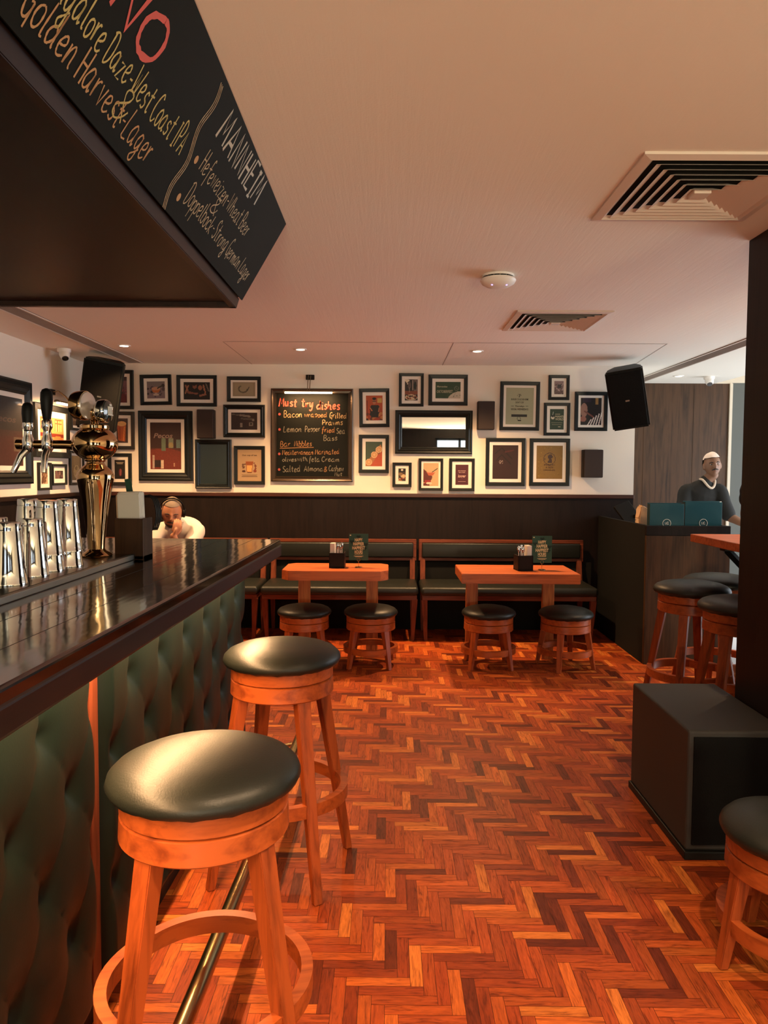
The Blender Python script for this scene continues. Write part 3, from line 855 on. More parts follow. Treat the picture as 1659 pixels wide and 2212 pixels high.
for (cx, cz, r, a, tk, lab) in ((-.042, .557, .054, R(79), .050, 'left round medallion with pale face'), (.034, .537, .043, R(86), .036, 'right round medallion with dark face and crest')):
    mt = Matrix.Translation((cx, -.012, cz)) @ Matrix.Rotation(a, 4, 'Z') @ Matrix.Rotation(PI / 2, 4, 'X')
    b = B(); lathe(b, [(r * .75, -tk / 2), (r * .93, -tk / 2 + .006), (r, -tk * .1), (r, tk / 2 - .004), (r * .95, tk / 2)], 44); xform(b, mt)
    md = tag(fin('medallion', b, M['copper'] if cx < 0 else M['chrome'], t, True), lab)
    b = B(); lathe(b, [(r * .93, tk / 2), (r * .9, tk / 2 + .004), (r * .6, tk / 2 + .010), (r * .02, tk / 2 + .013)], 44); xform(b, mt)
    fin('medallion_face', b, mat('frosted_face', (.70, .62, .55), .22, .55) if cx < 0 else mat('dark_crest_face', (.02, .03, .025), .12, coat=1), md, True)
    if cx > 0:
        b = B()
        for (x0, x1, z0, z1) in ((-.020, -.014, -.012, .012), (-.008, -.002, -.012, .012), (.004, .010, -.012, .012), (-.022, .016, -.016, -.012), (-.022, .016, .012, .016), (-.008, .004, .018, .026)):
            box(b, x0, x1, z0, z1, tk / 2 + .011, tk / 2 + .014)
        xform(b, mt); fin('crest', b, M['paper'], md)
b = B(); tube(b, [(-.070, -.005, .412), (-.10, -.008, .414), (-.262, -.012, .414)], [.020, .0165, .0165], 20); lathe(b, [(.019, 0), (.019, .02)], 20)
b.verts.ensure_lookup_table(); xform(b, Matrix.Translation((-.252, -.012, .414)) @ Matrix.Rotation(-PI / 2, 4, 'Y'), b.verts[-40:])
fin('tap_arm', b, M['copper'], t, True)
for (x, tl, hz, hl) in ((-.160, .0, .52, .098), (-.228, R(24), .455, .11)):
    b = B(); lathe(b, [(.012, -.03), (.020, -.018), (.021, .012), (.015, .03), (.013, .05), (.019, .062), (.017, .085), (.012, .094)], 24); xform(b, Matrix.Translation((x, -.022, .414)))
    f = fin('faucet', b, M['chrome'], t, True)
    b = B(); tube(b, [(x, -.022, .40), (x - math.sin(tl) * .04, -.045, .37), (x - math.sin(tl) * .10, -.052, .31)], [.014, .012, .010], 16); fin('spout', b, M['chrome'], f, True)
    b = B(); lathe(b, [(.006, 0), (.012, .012), (.014, .018), (.0185, .05), (.0215, .085), (.020, .112), (.014, .124), (.004, .129)], 24)
    xform(b, Matrix.Translation((x, -.022, .490 if x > -.2 else .445)) @ Matrix.Scale(1.0 if x > -.2 else .95, 4)); fin('tap_handle', b, M['black'], f, True)

# ------------------------------------------------------------------ box, napkin stack, card, cables
t = thing('napkin_box', (-.960, 2.79, 1.10), 'square dark wooden box on the bar holding the white paper stack', 'box')
b = B(); box(b, -.053, .053, -.055, .055, 0, .012); box(b, -.053, .053, -.055, -.047, 0, .152, .0015); box(b, -.053, .053, .047, .055, 0, .152, .0015)
box(b, -.053, -.045, -.047, .047, 0, .152); box(b, .045, .053, -.047, .047, 0, .152); fin('box_body', b, M['walnutwall'], t)
t = thing('paper_stack', (-.962, 2.79, 1.113), 'stack of white paper standing in the dark wooden bar box', 'paper stack')
b = B()
for i in range(10): box(b, -.042 + .001 * (i % 3), .041 - .001 * (i % 2), -.034 + i * .0065, -.034 + i * .0065 + .0055, 0, .232 + .002 * (i % 4) - (.004 if i == 0 else 0), .001)
xform(b, Matrix.Rotation(R(-2), 4, 'Y')); fin('sheets', b, M['paper'], t)
b = B(); box(b, -.0445, -.040, -.034, .03, 0, .225); xform(b, Matrix.Rotation(R(-2), 4, 'Y')); tag(fin('cover_sheet', b, M['kraft'], t), 'brown edge sheet')
b = B(); box(b, .0, .024, .0, .003, .10, .285); xform(b, Matrix.Translation((-.965, 2.835, 1.115)) @ Matrix.Rotation(R(-9), 4, 'Y')); tag(fin('bookmark_card', b, M['green'], None), 'narrow dark green card sticking up from the white paper stack', 'card')
b = B()
for k in range(4):
    L = [(.048 + .004 * k + .016 * math.sin(PI * s / 12) ** .8, .006 * k, .10 + .125 * s / 12) for s in range(13)]
    L = [(.01, .006 * k, .232), (.035, .006 * k, .236)] + L[::-1]; tube(b, L, .0026, 8)
xform(b, Matrix.Translation((-.958, 2.852, 1.10))); tag(fin('cable_loops', b, M['black'], None, True), 'black cables looped behind the right side of the white paper stack', 'cable')


# ================================================================== STOOLS
def stool(name, H, label, loc, rz, cat='stool', group=None, foot=.270, top=.165, RS=.208, ringz=.298, lw=.042):
    t = thing(name, loc, label, cat, group, rz); rnd = random.Random(int(H * 100))
    b = B(); prof = [(.165, -.010), (.185, -.008), (RS - .006, .0), (RS, .012), (RS - .004, .026), (RS - .018, .040), (RS - .045, .052), (.11, .062), (.05, .067), (.001, .068)]
    n = 96; rings = []
    for j, (r, z) in enumerate(prof):
        ring = []
        for i in range(n):
            a = 2 * PI * i / n; wv = (math.sin(a * 31 + 1) * .5 + math.sin(a * 17 + 2) * .5) * (.0025 if j <= 2 else (.0010 if j == 3 else 0))
            ring.append(b.verts.new(((r + wv * .6) * math.cos(a), (r + wv * .6) * math.sin(a), H - .068 + z + wv)))
        rings.append(ring)
    for p, q in zip(rings, rings[1:]):
        for i in range(n): b.faces.new((p[i], p[(i + 1) % n], q[(i + 1) % n], q[i]))
    b.faces.new(rings[-1]); b.faces.new(rings[0][::-1])
    fin('seat_cushion', b, M['leather'], t, 'all')
    za = H - .072
    b = B(); lathe(b, [(.176, 0), (.180, -.003), (.180, -.043), (.176, -.045)], 64, z0=za); fin('swivel_ring', b, M['stoolwood'], t, True)
    b = B(); lathe(b, [(.174, 0), (.180, -.004), (.182, -.051), (.178, -.055), (.13, -.055)], 64, z0=za - .0475)
    fin('apron', b, M['stoolwood'], t, True)
    zl = za - .095
    for k in range(4):
        a = PI / 4 + k * PI / 2; ca, sa = math.cos(a), math.sin(a); b = B()
        beam(b, (foot * ca, foot * sa, .002), (top * ca * .93, top * sa * .93, zl), lw * .62, lw, lw * .72, lw * 1.15, a); fin('leg', b, M['stoolleg'], t)
    # curved stretchers between the legs
    f = (ringz / zl); rr = foot + (top * .93 - foot) * f
    for k in range(4):
        b = B(); a0 = PI / 4 + k * PI / 2 + .05; a1 = a0 + PI / 2 - .10; n = 14; V = []
        for i in range(n + 1):
            a = a0 + (a1 - a0) * i / n; s_ = math.sin(PI * i / n); ro = rr + .012 + .006 * s_; ri = ro - .026
            V.append([b.verts.new((q * math.cos(a), q * math.sin(a), ringz + dz)) for q, dz in ((ri, -.022), (ro, -.022), (ro, .022), (ri, .022))])
        for p, q in zip(V, V[1:]):
            for i in range(4): b.faces.new((p[i], p[(i + 1) % 4], q[(i + 1) % 4], q[i]))
        b.faces.new(V[0][::-1]); b.faces.new(V[-1]); bmesh.ops.bevel(b, geom=[e for e in b.edges if len(e.link_faces) == 2 and abs(e.calc_face_angle(0)) > 1], offset=.002, segments=1, affect='EDGES')
        fin('stretcher', b, M['stoolwood'], t, True)
    return t


M['stoolwood'] = wood('stool_teak', hx('b05626'), hx('803818'), 'x', .9, .36)
M['stoolleg'] = wood('stool_leg_teak', hx('a64e22'), hx('6a2c10'), 'z', 1, .38)
gb = 'tall bar stools with black leather seats'; gl = 'low round stools with black leather seats'
s1 = stool('bar_stool', .826, 'nearest tall bar stool at the bar, its round leather seat largest in the photo', (-.395, 1.585, 0), R(14), 'bar stool', gb)
dup(s1, (-.372, 2.605, 0), R(-12), 'second tall bar stool along the bar, just behind the nearest one', gb)
dup(s1, (1.735, 4.20, 0), R(10), 'tall bar stool at the left corner of the high table, before the host station', gb)
dup(s1, (1.765, 3.66, 0), R(-5), 'tall bar stool under the high table, half hidden by the dark pillar', gb)
dup(s1, (2.02, 4.50, 0), R(30), 'tall bar stool at the back of the high table, mostly hidden behind the front stool', gb)
s2 = stool('low_stool', .45, 'leftmost low stool in front of the small table with clipped corners', (-.612, 5.435, 0), R(8), 'stool', gl, foot=.208, top=.168, RS=.200, ringz=.13)
dup(s2, (-.120, 5.44, 0), R(-3), 'second low stool from the left, at the right side of the clipped-corner table', gl)
dup(s2, (.752, 5.435, 0), R(0), 'low stool at the left side of the square-cornered table', gl)
dup(s2, (1.318, 5.42, 0), R(20), 'low stool at the right side of the square-cornered table, by the host station', gl)
dup(s2, (1.185, 2.10, 0), R(-40), 'low stool cut off by the right edge of the photo, beside the black subwoofer', gl)


# ================================================================== TABLES
def table(name, x0, x1, y0, y1, z, label, clip=0, posts=.07):
    cx, cy = (x0 + x1) / 2, (y0 + y1) / 2; t = thing(name, (cx, cy, 0), label, 'table', 'low teak tables along the bench'); hx_, hy = (x1 - x0) / 2, (y1 - y0) / 2
    if clip: pts = [(-hx_ + clip, -hy), (hx_ - clip, -hy), (hx_, -hy + clip * 1.2), (hx_, hy - clip), (hx_ - clip, hy), (-hx_ + clip, hy), (-hx_, hy - clip), (-hx_, -hy + clip * 1.2)]
    else: pts = [(-hx_, -hy), (hx_, -hy), (hx_, hy), (-hx_, hy)]
    b = B(); prism(b, pts, z - .070, z, 'xy', .003); fin('tabletop', b, M['teakx'], t)
    for s in (-1, 1):
        b = B(); xx = s * (hx_ - .125); box(b, xx - .045, xx + .045, hy - .065, hy - .025, 0, z - .07, .003); fin('leg', b, M['teak'], t)
    return t


table('dining_table', -.765, .008, 5.27, 5.735, .72, 'low wooden table with clipped corners under the chalkboard menu', .055)
table('dining_table', .525, 1.36, 5.18, 5.70, .72, 'low wooden table with square corners, nearer the host station')


def caddy(x, y, z, label, flip):
    t = thing('cutlery_caddy', (x, y, z), label, 'caddy', 'wooden cutlery caddies on the low tables', R(-3 if not flip else 8))
    b = B(); s = .056; box(b, -s, s, -s, s, 0, .01); box(b, -s, s, -s, -s + .007, 0, .112, .001); box(b, -s, s, s - .007, s, 0, .112, .001)
    box(b, -s, -s + .007, -s, s, 0, .112); box(b, s - .007, s, -s, s, 0, .112); fin('box_body', b, M['darkwood'], t)
    f = -1 if flip else 1
    b = B()
    for i in range(5): box(b, -.050 + .0, -.016, -.04 + i * .015, -.04 + i * .015 + .012, .012, .182 - .003 * (i % 2), .002)
    if flip: xform(b, Matrix.Scale(-1, 4, (1, 0, 0)))
    c = thing('napkins', (x, y, z), 'white napkins standing in the ' + ('right' if flip else 'left') + ' table\'s cutlery caddy', 'napkins', 'napkins in the table caddies', t.rotation_euler.z)
    fin('napkin_fold', b, mat('napkin', (.74, .66, .58), .85), c)
    g = thing('cutlery', (x, y, z), 'steel spoons and forks standing in the ' + ('right' if flip else 'left') + ' table\'s caddy', 'cutlery', 'cutlery in the table caddies', t.rotation_euler.z)
    rnd = random.Random(3 + flip)
    for i in range(7):
        b = B(); px, py = f * (.0 + .0065 * i), -.03 + .011 * ((i * 3) % 6); h = .150 + .02 * rnd.random(); tx = rnd.uniform(-.008, .008)
        tube(b, [(px, py, .012), (px + tx, py, h - .02)], .0026, 8); ellip(b, (px + tx, py, h), (.011, .003, .019) if i % 2 else (.007, .003, .022), 12, 8); fin('spoon' if i % 2 else 'fork', b, M['chrome'], g, 'all')


caddy(-.372, 5.49, .7202, 'dark wooden cutlery caddy on the clipped-corner table', 0)
caddy(.995, 5.40, .7202, 'dark wooden cutlery caddy on the square-cornered table', 1)


def card(x, y, z, label):
    t = thing('table_card', (x, y, z), label, 'menu card', 'green happy hours cards in wire stands')
    b = B(); box(b, -.072, .072, 0, .003, .052, .250); fin('card', b, M['green'], t)
    b = B(); y_ = -.0008
    for s, zz, ww in (('HAPPY', .205, .058), ('HAPPIER', .175, .080), ('HAPPIEST', .145, .094), ('HOURS', .115, .060)): text_bm(b, s, 0, zz, .024, ww, y_)
    for zz, ww in ((.096, .06), (.082, .07), (.077, .05)): box(b, -ww / 2, ww / 2, y_ - .0002, y_, zz, zz + .0025)
    box(b, -.066, -.056, y_ - .0002, y_, .236, .242); fin('lettering', b, mat('cream_ink', (.90, .72, .38), .7), t)
    for cx, cz in ((0, .228), (-.052, .192), (.055, .170), (.046, .140)):
        b = B()
        for a in range(3): ellip(b, (cx + .009 * math.cos(a * 2.1 + .5), -.0004, cz + .007 * math.sin(a * 2.1 + .5)), (.009, .0003, .007), 10, 6)
        fin('leaf_motif', b, M['leafink'], t)
    b = B(); lathe(b, [(.028, 0), (.028, .003), (.004, .005)], 24); tube(b, [(0, 0, .004), (0, -.003, .046)], .0016, 8)
    tube(b, [(.012 * math.cos(a * PI / 8), -.004, .058 + .012 * math.sin(a * PI / 8)) for a in range(16)], .0014, 8, True); fin('wire_stand', b, M['brass'], t, True)


card(-.215, 5.50, .7202, 'green HAPPY HAPPIER HAPPIEST HOURS card on the clipped-corner table')
card(1.135, 5.42, .7202, 'green HAPPY HAPPIER HAPPIEST HOURS card on the square-cornered table')


# ================================================================== BENCHES
def bench(x0, x1, label):
    cx = (x0 + x1) / 2; t = thing('bench_seat', (cx, 6.45, 0), label, 'bench', 'wood-framed leather benches along the back wall'); h = (x1 - x0) / 2
    b = B(); box(b, -h, h, -.30, .22, .395, .47, .028, 4); fin('seat_cushion', b, M['leather'], t, 'all')
    b = B(); box(b, -h + .01, h - .01, -.265, .20, .355, .397, .003); fin('seat_frame', b, M['benchwood'], t)
    for s in (-1, 1):
        b = B(); beam(b, (s * (h - .045), -.21, .0), (s * (h - .03), -.235, .357), .028, .05, rot=0); fin('leg', b, M['benchleg'], t)
        b = B(); beam(b, (s * (h - .035), .20, .0), (s * (h - .035), .175, .357), .028, .045, rot=0); fin('leg', b, M['benchleg'], t)
        b = B(); beam(b, (s * (h - .035), .19, .39), (s * (h - .035), .245, .66), .045, .045, rot=0); fin('back_post', b, M['benchleg'], t)
    b = B(); y0, y1 = .225, .262
    box(b, -h, h, y0, y1, .795, .825, .003); box(b, -h, h, y0, y1, .632, .660, .003); box(b, -h, -h + .03, y0, y1, .660, .795, .003); box(b, h - .03, h, y0, y1, .660, .795, .003)
    fin('back_frame', b, M['benchwood'], t)
    b = B(); box(b, -h + .028, h - .028, y0 - .018, y1 - .004, .662, .793, .012, 3); fin('backrest_cushion', b, M['leather'], t, 'all')


bench(-1.065, .262, 'wooden bench with black leather seat behind the clipped-corner table')
bench(.285, 1.77, 'wooden bench with black leather seat behind the square-cornered table')
bench(-2.60, -1.088, 'wooden bench with black leather seat in the left corner, under the seated man')
b = B(); box(b, XL + .05, 1.85, 6.70, 6.735, 0, .62); struct('trim_5', b, M['blackmatt'])

# ================================================================== SUBWOOFER
t = thing('subwoofer', (1.30, 3.0, 0), 'large black subwoofer box on the floor against the dark pillar', 'subwoofer')
b = B(); box(b, -.185, .185, -.31, .315, .03, .485, .010, 3); fin('cabinet', b, mat('sub_paint', (.030, .028, .025), .62), t)
b = B(); box(b, -.165, .170, -.316, -.309, .055, .462, .002); gr = fin('front_grille', b, M['blackmatt'], t)
mgz = mat('mesh_grille', (.005, .005, .005), .6, spec=.1); _t = nd(mgz, 'ShaderNodeTexCoord'); _v = nd(mgz, 'ShaderNodeTexVoronoi', Scale=170.0); ln(mgz, _t.outputs['Object'], _v.inputs['Vector']); bump(mgz, _v.outputs['Distance'], .3, .002); gr.data.materials[0] = mgz
b = B(); box(b, -.192, .188, -.322, .322, .0, .032, .004); fin('base', b, M['black'], t)


# ================================================================== WALL LOUDSPEAKERS
def pa_speaker(loc, rot, label, w_=.30, h_=.50, d_=.26):
    t = thing('loudspeaker', loc, label, 'loudspeaker', 'large tilted black loudspeakers'); t.rotation_euler = rot
    b = B(); hw = w_ / 2
    prism(b, [(-hw, -d_ / 2), (hw, -d_ / 2), (hw * .98, 0), (hw * .62, d_ / 2), (-hw * .62, d_ / 2), (-hw * .98, 0)], -h_ / 2, h_ / 2, 'xy', .012); fin('cabinet', b, M['black'], t)
    b = B(); box(b, -hw + .012, hw - .012, -d_ / 2 - .008, -d_ / 2 + .002, -h_ / 2 + .02, h_ / 2 - .02, .006); fin('grille', b, mgz, t)
    b = B(); box(b, -.016, .016, -d_ / 2 - .0095, -d_ / 2 - .008, -.012, .0); tag(fin('badge', b, M['steelb'], t), 'small silver badge')
    b = B(); tube(b, [(0, d_ / 2 - .02, 0), (0, d_ / 2 + .09, .03)], .018, 12); fin('bracket', b, M['black'], t)
    return t


pa_speaker((2.03, 6.33, 2.08), (R(17), R(-8), R(-22)), 'black loudspeaker tilted down at the right end of the picture wall')
pa_speaker((-2.375, 6.18, 2.06), (R(12), R(10), R(12)), 'black loudspeaker tilted down in the left corner behind the beer tower', .31, .58, .24)


def cube_speaker(px0, py0, px1, py1, label, d=.10):
    a = at(px0, py0, Y=YB - d); c = at(px1, py1, Y=YB - d)
    w_, h_ = c.x - a.x, a.z - c.z; t = thing('wall_speaker', ((a.x + c.x) / 2, YB - .001, (a.z + c.z) / 2), label, 'speaker', 'small dark box speakers on the back wall')
    b = B(); box(b, -w_ / 2, w_ / 2, -d + .02, 0, -h_ / 2, h_ / 2, .006); fin('cabinet', b, M['darkwood'], t)
    b = B(); box(b, -w_ / 2 + .002, w_ / 2 - .002, -d, -d + .022, -h_ / 2 + .002, h_ / 2 - .002, .006); fin('grille', b, M['grille_cloth'], t)


cube_speaker(424, 884, 461, 947, 'small dark box speaker left of the chalkboard menu')
cube_speaker(1033, 866, 1069, 928, 'small dark box speaker between the mirror and the pale green poster')
cube_speaker(1262, 971, 1303, 1032, 'small dark box speaker at the right end of the picture wall, below the piano photo')


# ================================================================== PICTURES
def frame_parts(t, w_, h_, bw, mw, ops, seed, depth=.022, fat=False, mirror=False, mount=True, words=None, printsize=None):
    x, z = w_ / 2, h_ / 2
    b = B()
    prof = [(0, 0), (0, -depth), (bw * .12, -depth - .002), (bw * .9, -depth + .002), (bw, -depth + .008), (bw, 0)] if not fat else \
        [(0, 0), (0, -depth), (bw * .15, -depth - .008), (bw * .40, -depth - .004), (bw * .55, -depth - .010), (bw * .8, -depth + .002), (bw * .85, -depth - .002), (bw, -depth + .010), (bw, 0)]
    rings = []
    for o, y in prof: rings.append([b.verts.new((sx * (x - o), y, sz * (z - o))) for sx, sz in ((-1, -1), (1, -1), (1, 1), (-1, 1))])
    for p, q in zip(rings, rings[1:]):
        for i in range(4): b.faces.new((p[i], p[(i + 1) % 4], q[(i + 1) % 4], q[i]))
    fin('frame', b, M['frame'], t)
    if mirror:
        b = B(); box(b, -x + bw * .8, x - bw * .8, -.010, -.004, -z + bw * .8, z - bw * .8); fin('mirror_glass' if mirror is True else 'glass', b, M['mirror'] if mirror is True else mirror, t); return
    if mount:
        b = B(); box(b, -x + bw * .8, x - bw * .8, -.010, -.002, -z + bw * .8, z - bw * .8); fin('mount', b, M['mat'], t)
    pw, ph = (w_ - 2 * bw - 2 * mw, h_ - 2 * bw - 2 * mw) if printsize is None else printsize
    me = paint(pw, ph, ops, seed=seed); o = bpy.data.objects.new('print', me); C.objects.link(o); o.parent = t; o.location = (0, -.0108, 0)
    if words:
        b = B()
        for (s, cx, cz, h, ww, *sh) in words:
            if s == '_': box(b, (cx - ww / 2) * pw, (cx + ww / 2) * pw, -.0114, -.0110, cz * ph - h * ph / 2, cz * ph + h * ph / 2)
            else: text_bm(b, s, cx * pw, cz * ph, h * ph, ww * pw, -.0114, *(sh or []))
        fin('lettering', b, WM[t.name], t)


WM = {}


def picture(px, lab, ops, seed, bw=.032, mw=.028, words=None, wm='chalk', tilt=0, side='back', name='framed_picture', cat='picture', grp='framed pictures on the back wall', **k):
    x0, y0, x1, y1 = px; dp = .022
    if side == 'back':
        a = at(x0, y0, Y=YB - dp); c = at(x1, y1, Y=YB - dp); w_, h_ = c.x - a.x, a.z - c.z
        t = thing(name, ((a.x + c.x) / 2, YB - .0005, (a.z + c.z) / 2), lab, cat, grp); t.rotation_euler = (0, R(tilt), 0)
    else:
        (ya, yb, za, zb) = px; w_, h_ = yb - ya, zb - za
        t = thing(name, (XL + .0005, (ya + yb) / 2, (za + zb) / 2), lab, cat, 'framed pictures on the left wall'); t.rotation_euler = (0, 0, R(90))
    WM[t.name] = M[wm] if wm in M else mat(wm, hx(wm), .7)
    frame_parts(t, w_, h_, bw, mw, ops, seed, words=words, **k)
    return t


D1 = '30201c'
picture((240, 799, 288, 884), 'purple toned framed photo half behind the left loudspeaker', [('gr', '4a1c22', '7d5a62'), ('r', 0, .85, 1, 1, '3a2228'), ('l', .5, .2, .6, .6, .06, '2a1618'), ('l', .4, .4, .8, .5, .05, '2a1618'), ('blob', 14, .2, .3, .9, .5, .07, '2a1618', '8c4a50'), ('e', .5, .15, .45, .2, '5a1c22'), ('n', .15)], 1)
picture((236, 889, 290, 971), 'framed photo of a foaming amber drink, behind the ball of the beer tower', [('bg', '2a1814'), ('p', [(.15, .1), (.75, .05), (.85, .75), (.05, .75)], 'a04a1c'), ('e', .45, .78, .42, .1, 'd9a868'), ('l', .6, .1, .7, .65, .09, 'c97a38'), ('l', .3, .15, .3, .65, .06, '7a2c12'), ('n', .2)], 2)
picture((232, 979, 284, 1049), 'framed black poster with two lines of small text, right of the beer tower neck', [('bg', '14110f'), ('e', .55, .35, .14, .2, '6a2a2a'), ('l', .55, .2, .6, .5, .05, 'a0605a')], 3, words=[('_', 0, .36, .025, .7), ('_', 0, .30, .025, .55)], wm='cream_chalk')
picture((302, 809, 370, 875), 'framed photo of an orange cocktail with scattered dark leaves', [('gr', '7c6a70', '77706f'), ('blob', 13, .05, .05, .95, .95, .07, '3a3438', '50484c'), ('e', .5, .5, .22, .18, 'b06a3a'), ('e', .5, .58, .24, .1, 'b88a70'), ('r', .44, .2, .56, .35, 'b59c90'), ('e', .5, .22, .16, .06, 'b9a898'), ('l', .6, .6, .85, .75, .07, '3a3a2a')], 4, tilt=-1.2)
picture((381, 810, 468, 878), 'framed photo of two women with raised arms on a dark background', [('bg', '17120f'), ('e', .42, .78, .09, .16, '7a4c38'), ('e', .40, .9, .11, .1, '120d0b'), ('e', .62, .68, .08, .14, '8a5840'), ('l', .08, .8, .18, .4, .06, '8c5a44'), ('l', .18, .8, .06, .35, .05, '9a6a50'), ('l', .18, .4, .5, .35, .08, '7a4a38'), ('l', .75, .8, .82, .35, .06, '9a6a50'), ('l', .82, .3, .62, .22, .08, '8c5a44'), ('l', .85, .9, .95, .5, .05, '6a6058'), ('e', .45, .5, .14, .12, '0e0b0a'), ('e', .7, .45, .1, .12, '0e0b0a')], 5, mw=.03)
picture((490, 813, 563, 868), 'framed pale print with a single curled garland shape', [('bg', '8c8068'), ('p', [(.1, .08), (.9, .08), (.9, .92), (.1, .92)], '93886f')] + [('e', .46 + .19 * math.cos(a / 10), .52 + .24 * math.sin(a / 10), .035, .05, '4a4638' if a % 2 else '6a654f') for a in range(22, 62)] + [('l', .66, .45, .72, .65, .04, '4a4638')], 6, mw=.018)
picture((298, 887, 416, 1039), 'large black framed picture with white cursive sign over a red table', [('gr', '5a2a1c', '2c1815'), ('r', 0, .45, 1, 1, '301a16'), ('p', [(0, 0), (1, 0), (1, .38), (.55, .46), (0, .42)], '6a2a1c'), ('r', .36, .40, .49, .66, '5a6a56'), ('r', .60, .46, .76, .66, '6a7260'), ('e', .67, .52, .08, .06, '8a7a50'), ('r', .85, .46, .97, .64, '5a6e68'), ('r', .06, .02, .13, .3, 'a08e80'), ('r', .14, .04, .36, .2, '251815'), ('r', .34, .02, .44, .19, 'c0a890'), ('r', .74, .06, .79, .14, 'a08068'), ('n', .12)], 7, bw=.075, mw=.030, fat=True, words=[('Pecos', -.08, .22, .10, .62, .25)], wm='8a746c')
picture((482, 874, 572, 945), 'framed dark photo of a shop corner with hanging signs, beside the small dark speaker', [('bg', '2a1a17'), ('l', .35, .85, .7, .78, .08, '6e645a'), ('l', .4, .65, .85, .6, .07, '4a4640'), ('r', .35, .15, .44, .4, '7a7268'), ('r', .68, .2, .84, .42, '6a645c'), ('r', .72, .28, .8, .38, '1c1412'), ('l', .03, .9, .3, .85, .04, '5a524a'), ('r', .8, .5, .88, .66, '6a645c'), ('n', .2)], 8, bw=.042, mw=.028, fat=True)
picture((421, 949, 500, 1056), 'dark glass in a black frame, hanging lowest left of the chalkboard menu', [('bg', '101010')], 9, bw=.045, mirror=M['darkglass'], fat=True, name='framed_dark_glass')
picture((505, 963, 572, 1047), 'framed cream poster of a tall beer glass with small food drawings', [('bg', 'a58a68'), ('p', [(.38, .27), (.60, .27), (.66, .62), (.34, .62)], '8a4a22'), ('p', [(.40, .29), (.58, .29), (.62, .50), (.38, .50)], 'c79a58'), ('r', .40, .25, .58, .28, '3a2418'), ('blob', 9, .22, .30, .32, .62, .03, '5a3a28'), ('blob', 9, .68, .30, .78, .62, .03, '6a3a28'), ('e', .26, .31, .07, .04, '4a2a1c'), ('e', .73, .32, .07, .05, '7a3a28')], 10, mw=.0, mount=False, words=[('Our cup of tea', 0, .32, .045, .62), ('_', 0, -.30, .008, .66), ('_', 0, -.33, .008, .60), ('_', 0, -.36, .012, .66)], wm='2a1a12')
picture((776, 839, 841, 923), 'framed photo of a man in a black t-shirt before an orange wall', [('gr', '8c3018', 'a84a20'), ('r', .68, .7, .95, .9, 'b89a50'), ('r', .05, .3, .1, .8, '5a2416'), ('blob', 20, 0, 0, 1, .35, .08, '5a2a18', 'a86a38', '2a1610'), ('p', [(.3, .12), (.72, .12), (.85, .5), (.75, .62), (.32, .62), (.22, .5)], '14110f'), ('e', .5, .77, .11, .13, 'a86a48'), ('e', .5, .87, .12, .06, '1a1210'), ('r', .38, .76, .62, .79, '3a241c'), ('l', .25, .5, .35, .4, .07, 'a86a48'), ('l', .8, .5, .75, .35, .06, 'a86a48')], 11, mw=.03, tilt=-.8)
picture((862, 806, 915, 878), 'framed photo of wine glasses beside a plate of food', [('bg', '2a2420'), ('r', .7, .4, 1, 1, '6a5a52'), ('r', 0, .28, 1, .45, '7a4028'), ('e', .35, .72, .13, .16, '5a4c48'), ('l', .35, .4, .35, .6, .04, 'c8b8a0'), ('l', .62, .5, .62, .95, .05, 'c0b0a0'), ('e', .8, .7, .1, .2, '1a2420'), ('e', .5, .15, .48, .14, 'c4b090'), ('blob', 22, .1, .08, .9, .3, .06, '3a2418', '8a3a20', '4a3420'), ('blob', 6, .05, .7, .3, .98, .06, 'd8ccb0')], 12, bw=.026, mw=.028)
picture((926, 809, 1010, 876), 'framed green festival poster lettered OKTOBERFEST', [('bg', '1f3d24'), ('e', 1.05, -.18, .58, .62, 'b8b09c'), ('l', .7, .05, .78, .3, .012, '6a7060'), ('l', .7, .12, 1, .2, .012, '6a7060'), ('ring', .84, .60, .085, .016, '6a7060'), ('l', .80, .66, .88, .54, .014, '6a7060')], 13, bw=.034, mw=.03, words=[('Mercedes', -.24, .22, .11, .42, .15), ('OKTOBERFEST', -.13, -.08, .16, .64, .1)], wm='a8a68c')
picture((775, 939, 840, 1022), 'framed print of drink glasses seen from above on green and red', [('bg', '3a4a34'), ('p', [(0, 0), (1, 0), (1, .62), (.3, .2)], 'a84a28'), ('p', [(0, .1), (.9, .9), (1, .75), (.3, 0), (0, 0)], 'a0683c')] + [q for c in ((.8, .68), (.52, .47), (.2, .17)) for q in (('e', c[0], c[1], .19, .13, 'b88a58'), ('ring', c[0], c[1], .17, .03, 'd8b888'), ('e', c[0], c[1], .08, .06, 'c8a070'))] + [('n', .12)], 14, mw=.03)
picture((854, 886, 1020, 981), 'wide black framed mirror on the back wall reflecting bright windows', [], 15, bw=.062, mirror=True, fat=True, name='wall_mirror', cat='mirror', grp=None)
picture((848, 999, 889, 1052), 'smallest framed food photo, below the left end of the mirror', [('bg', '3a2c22'), ('r', 0, .7, 1, 1, '1c1a18'), ('e', .65, .4, .35, .15, 'b09a7c'), ('e', .3, .55, .3, .12, '7a6248'), ('e', .65, .4, .2, .08, 'c8a878'), ('e', .5, .88, .16, .08, 'c8c0b0'), ('blob', 16, 0, 0, 1, .3, .09, '8a5a3c', 'c8b8a0', '2a1c18', '7a2c20')], 16, bw=.026, mw=.028)
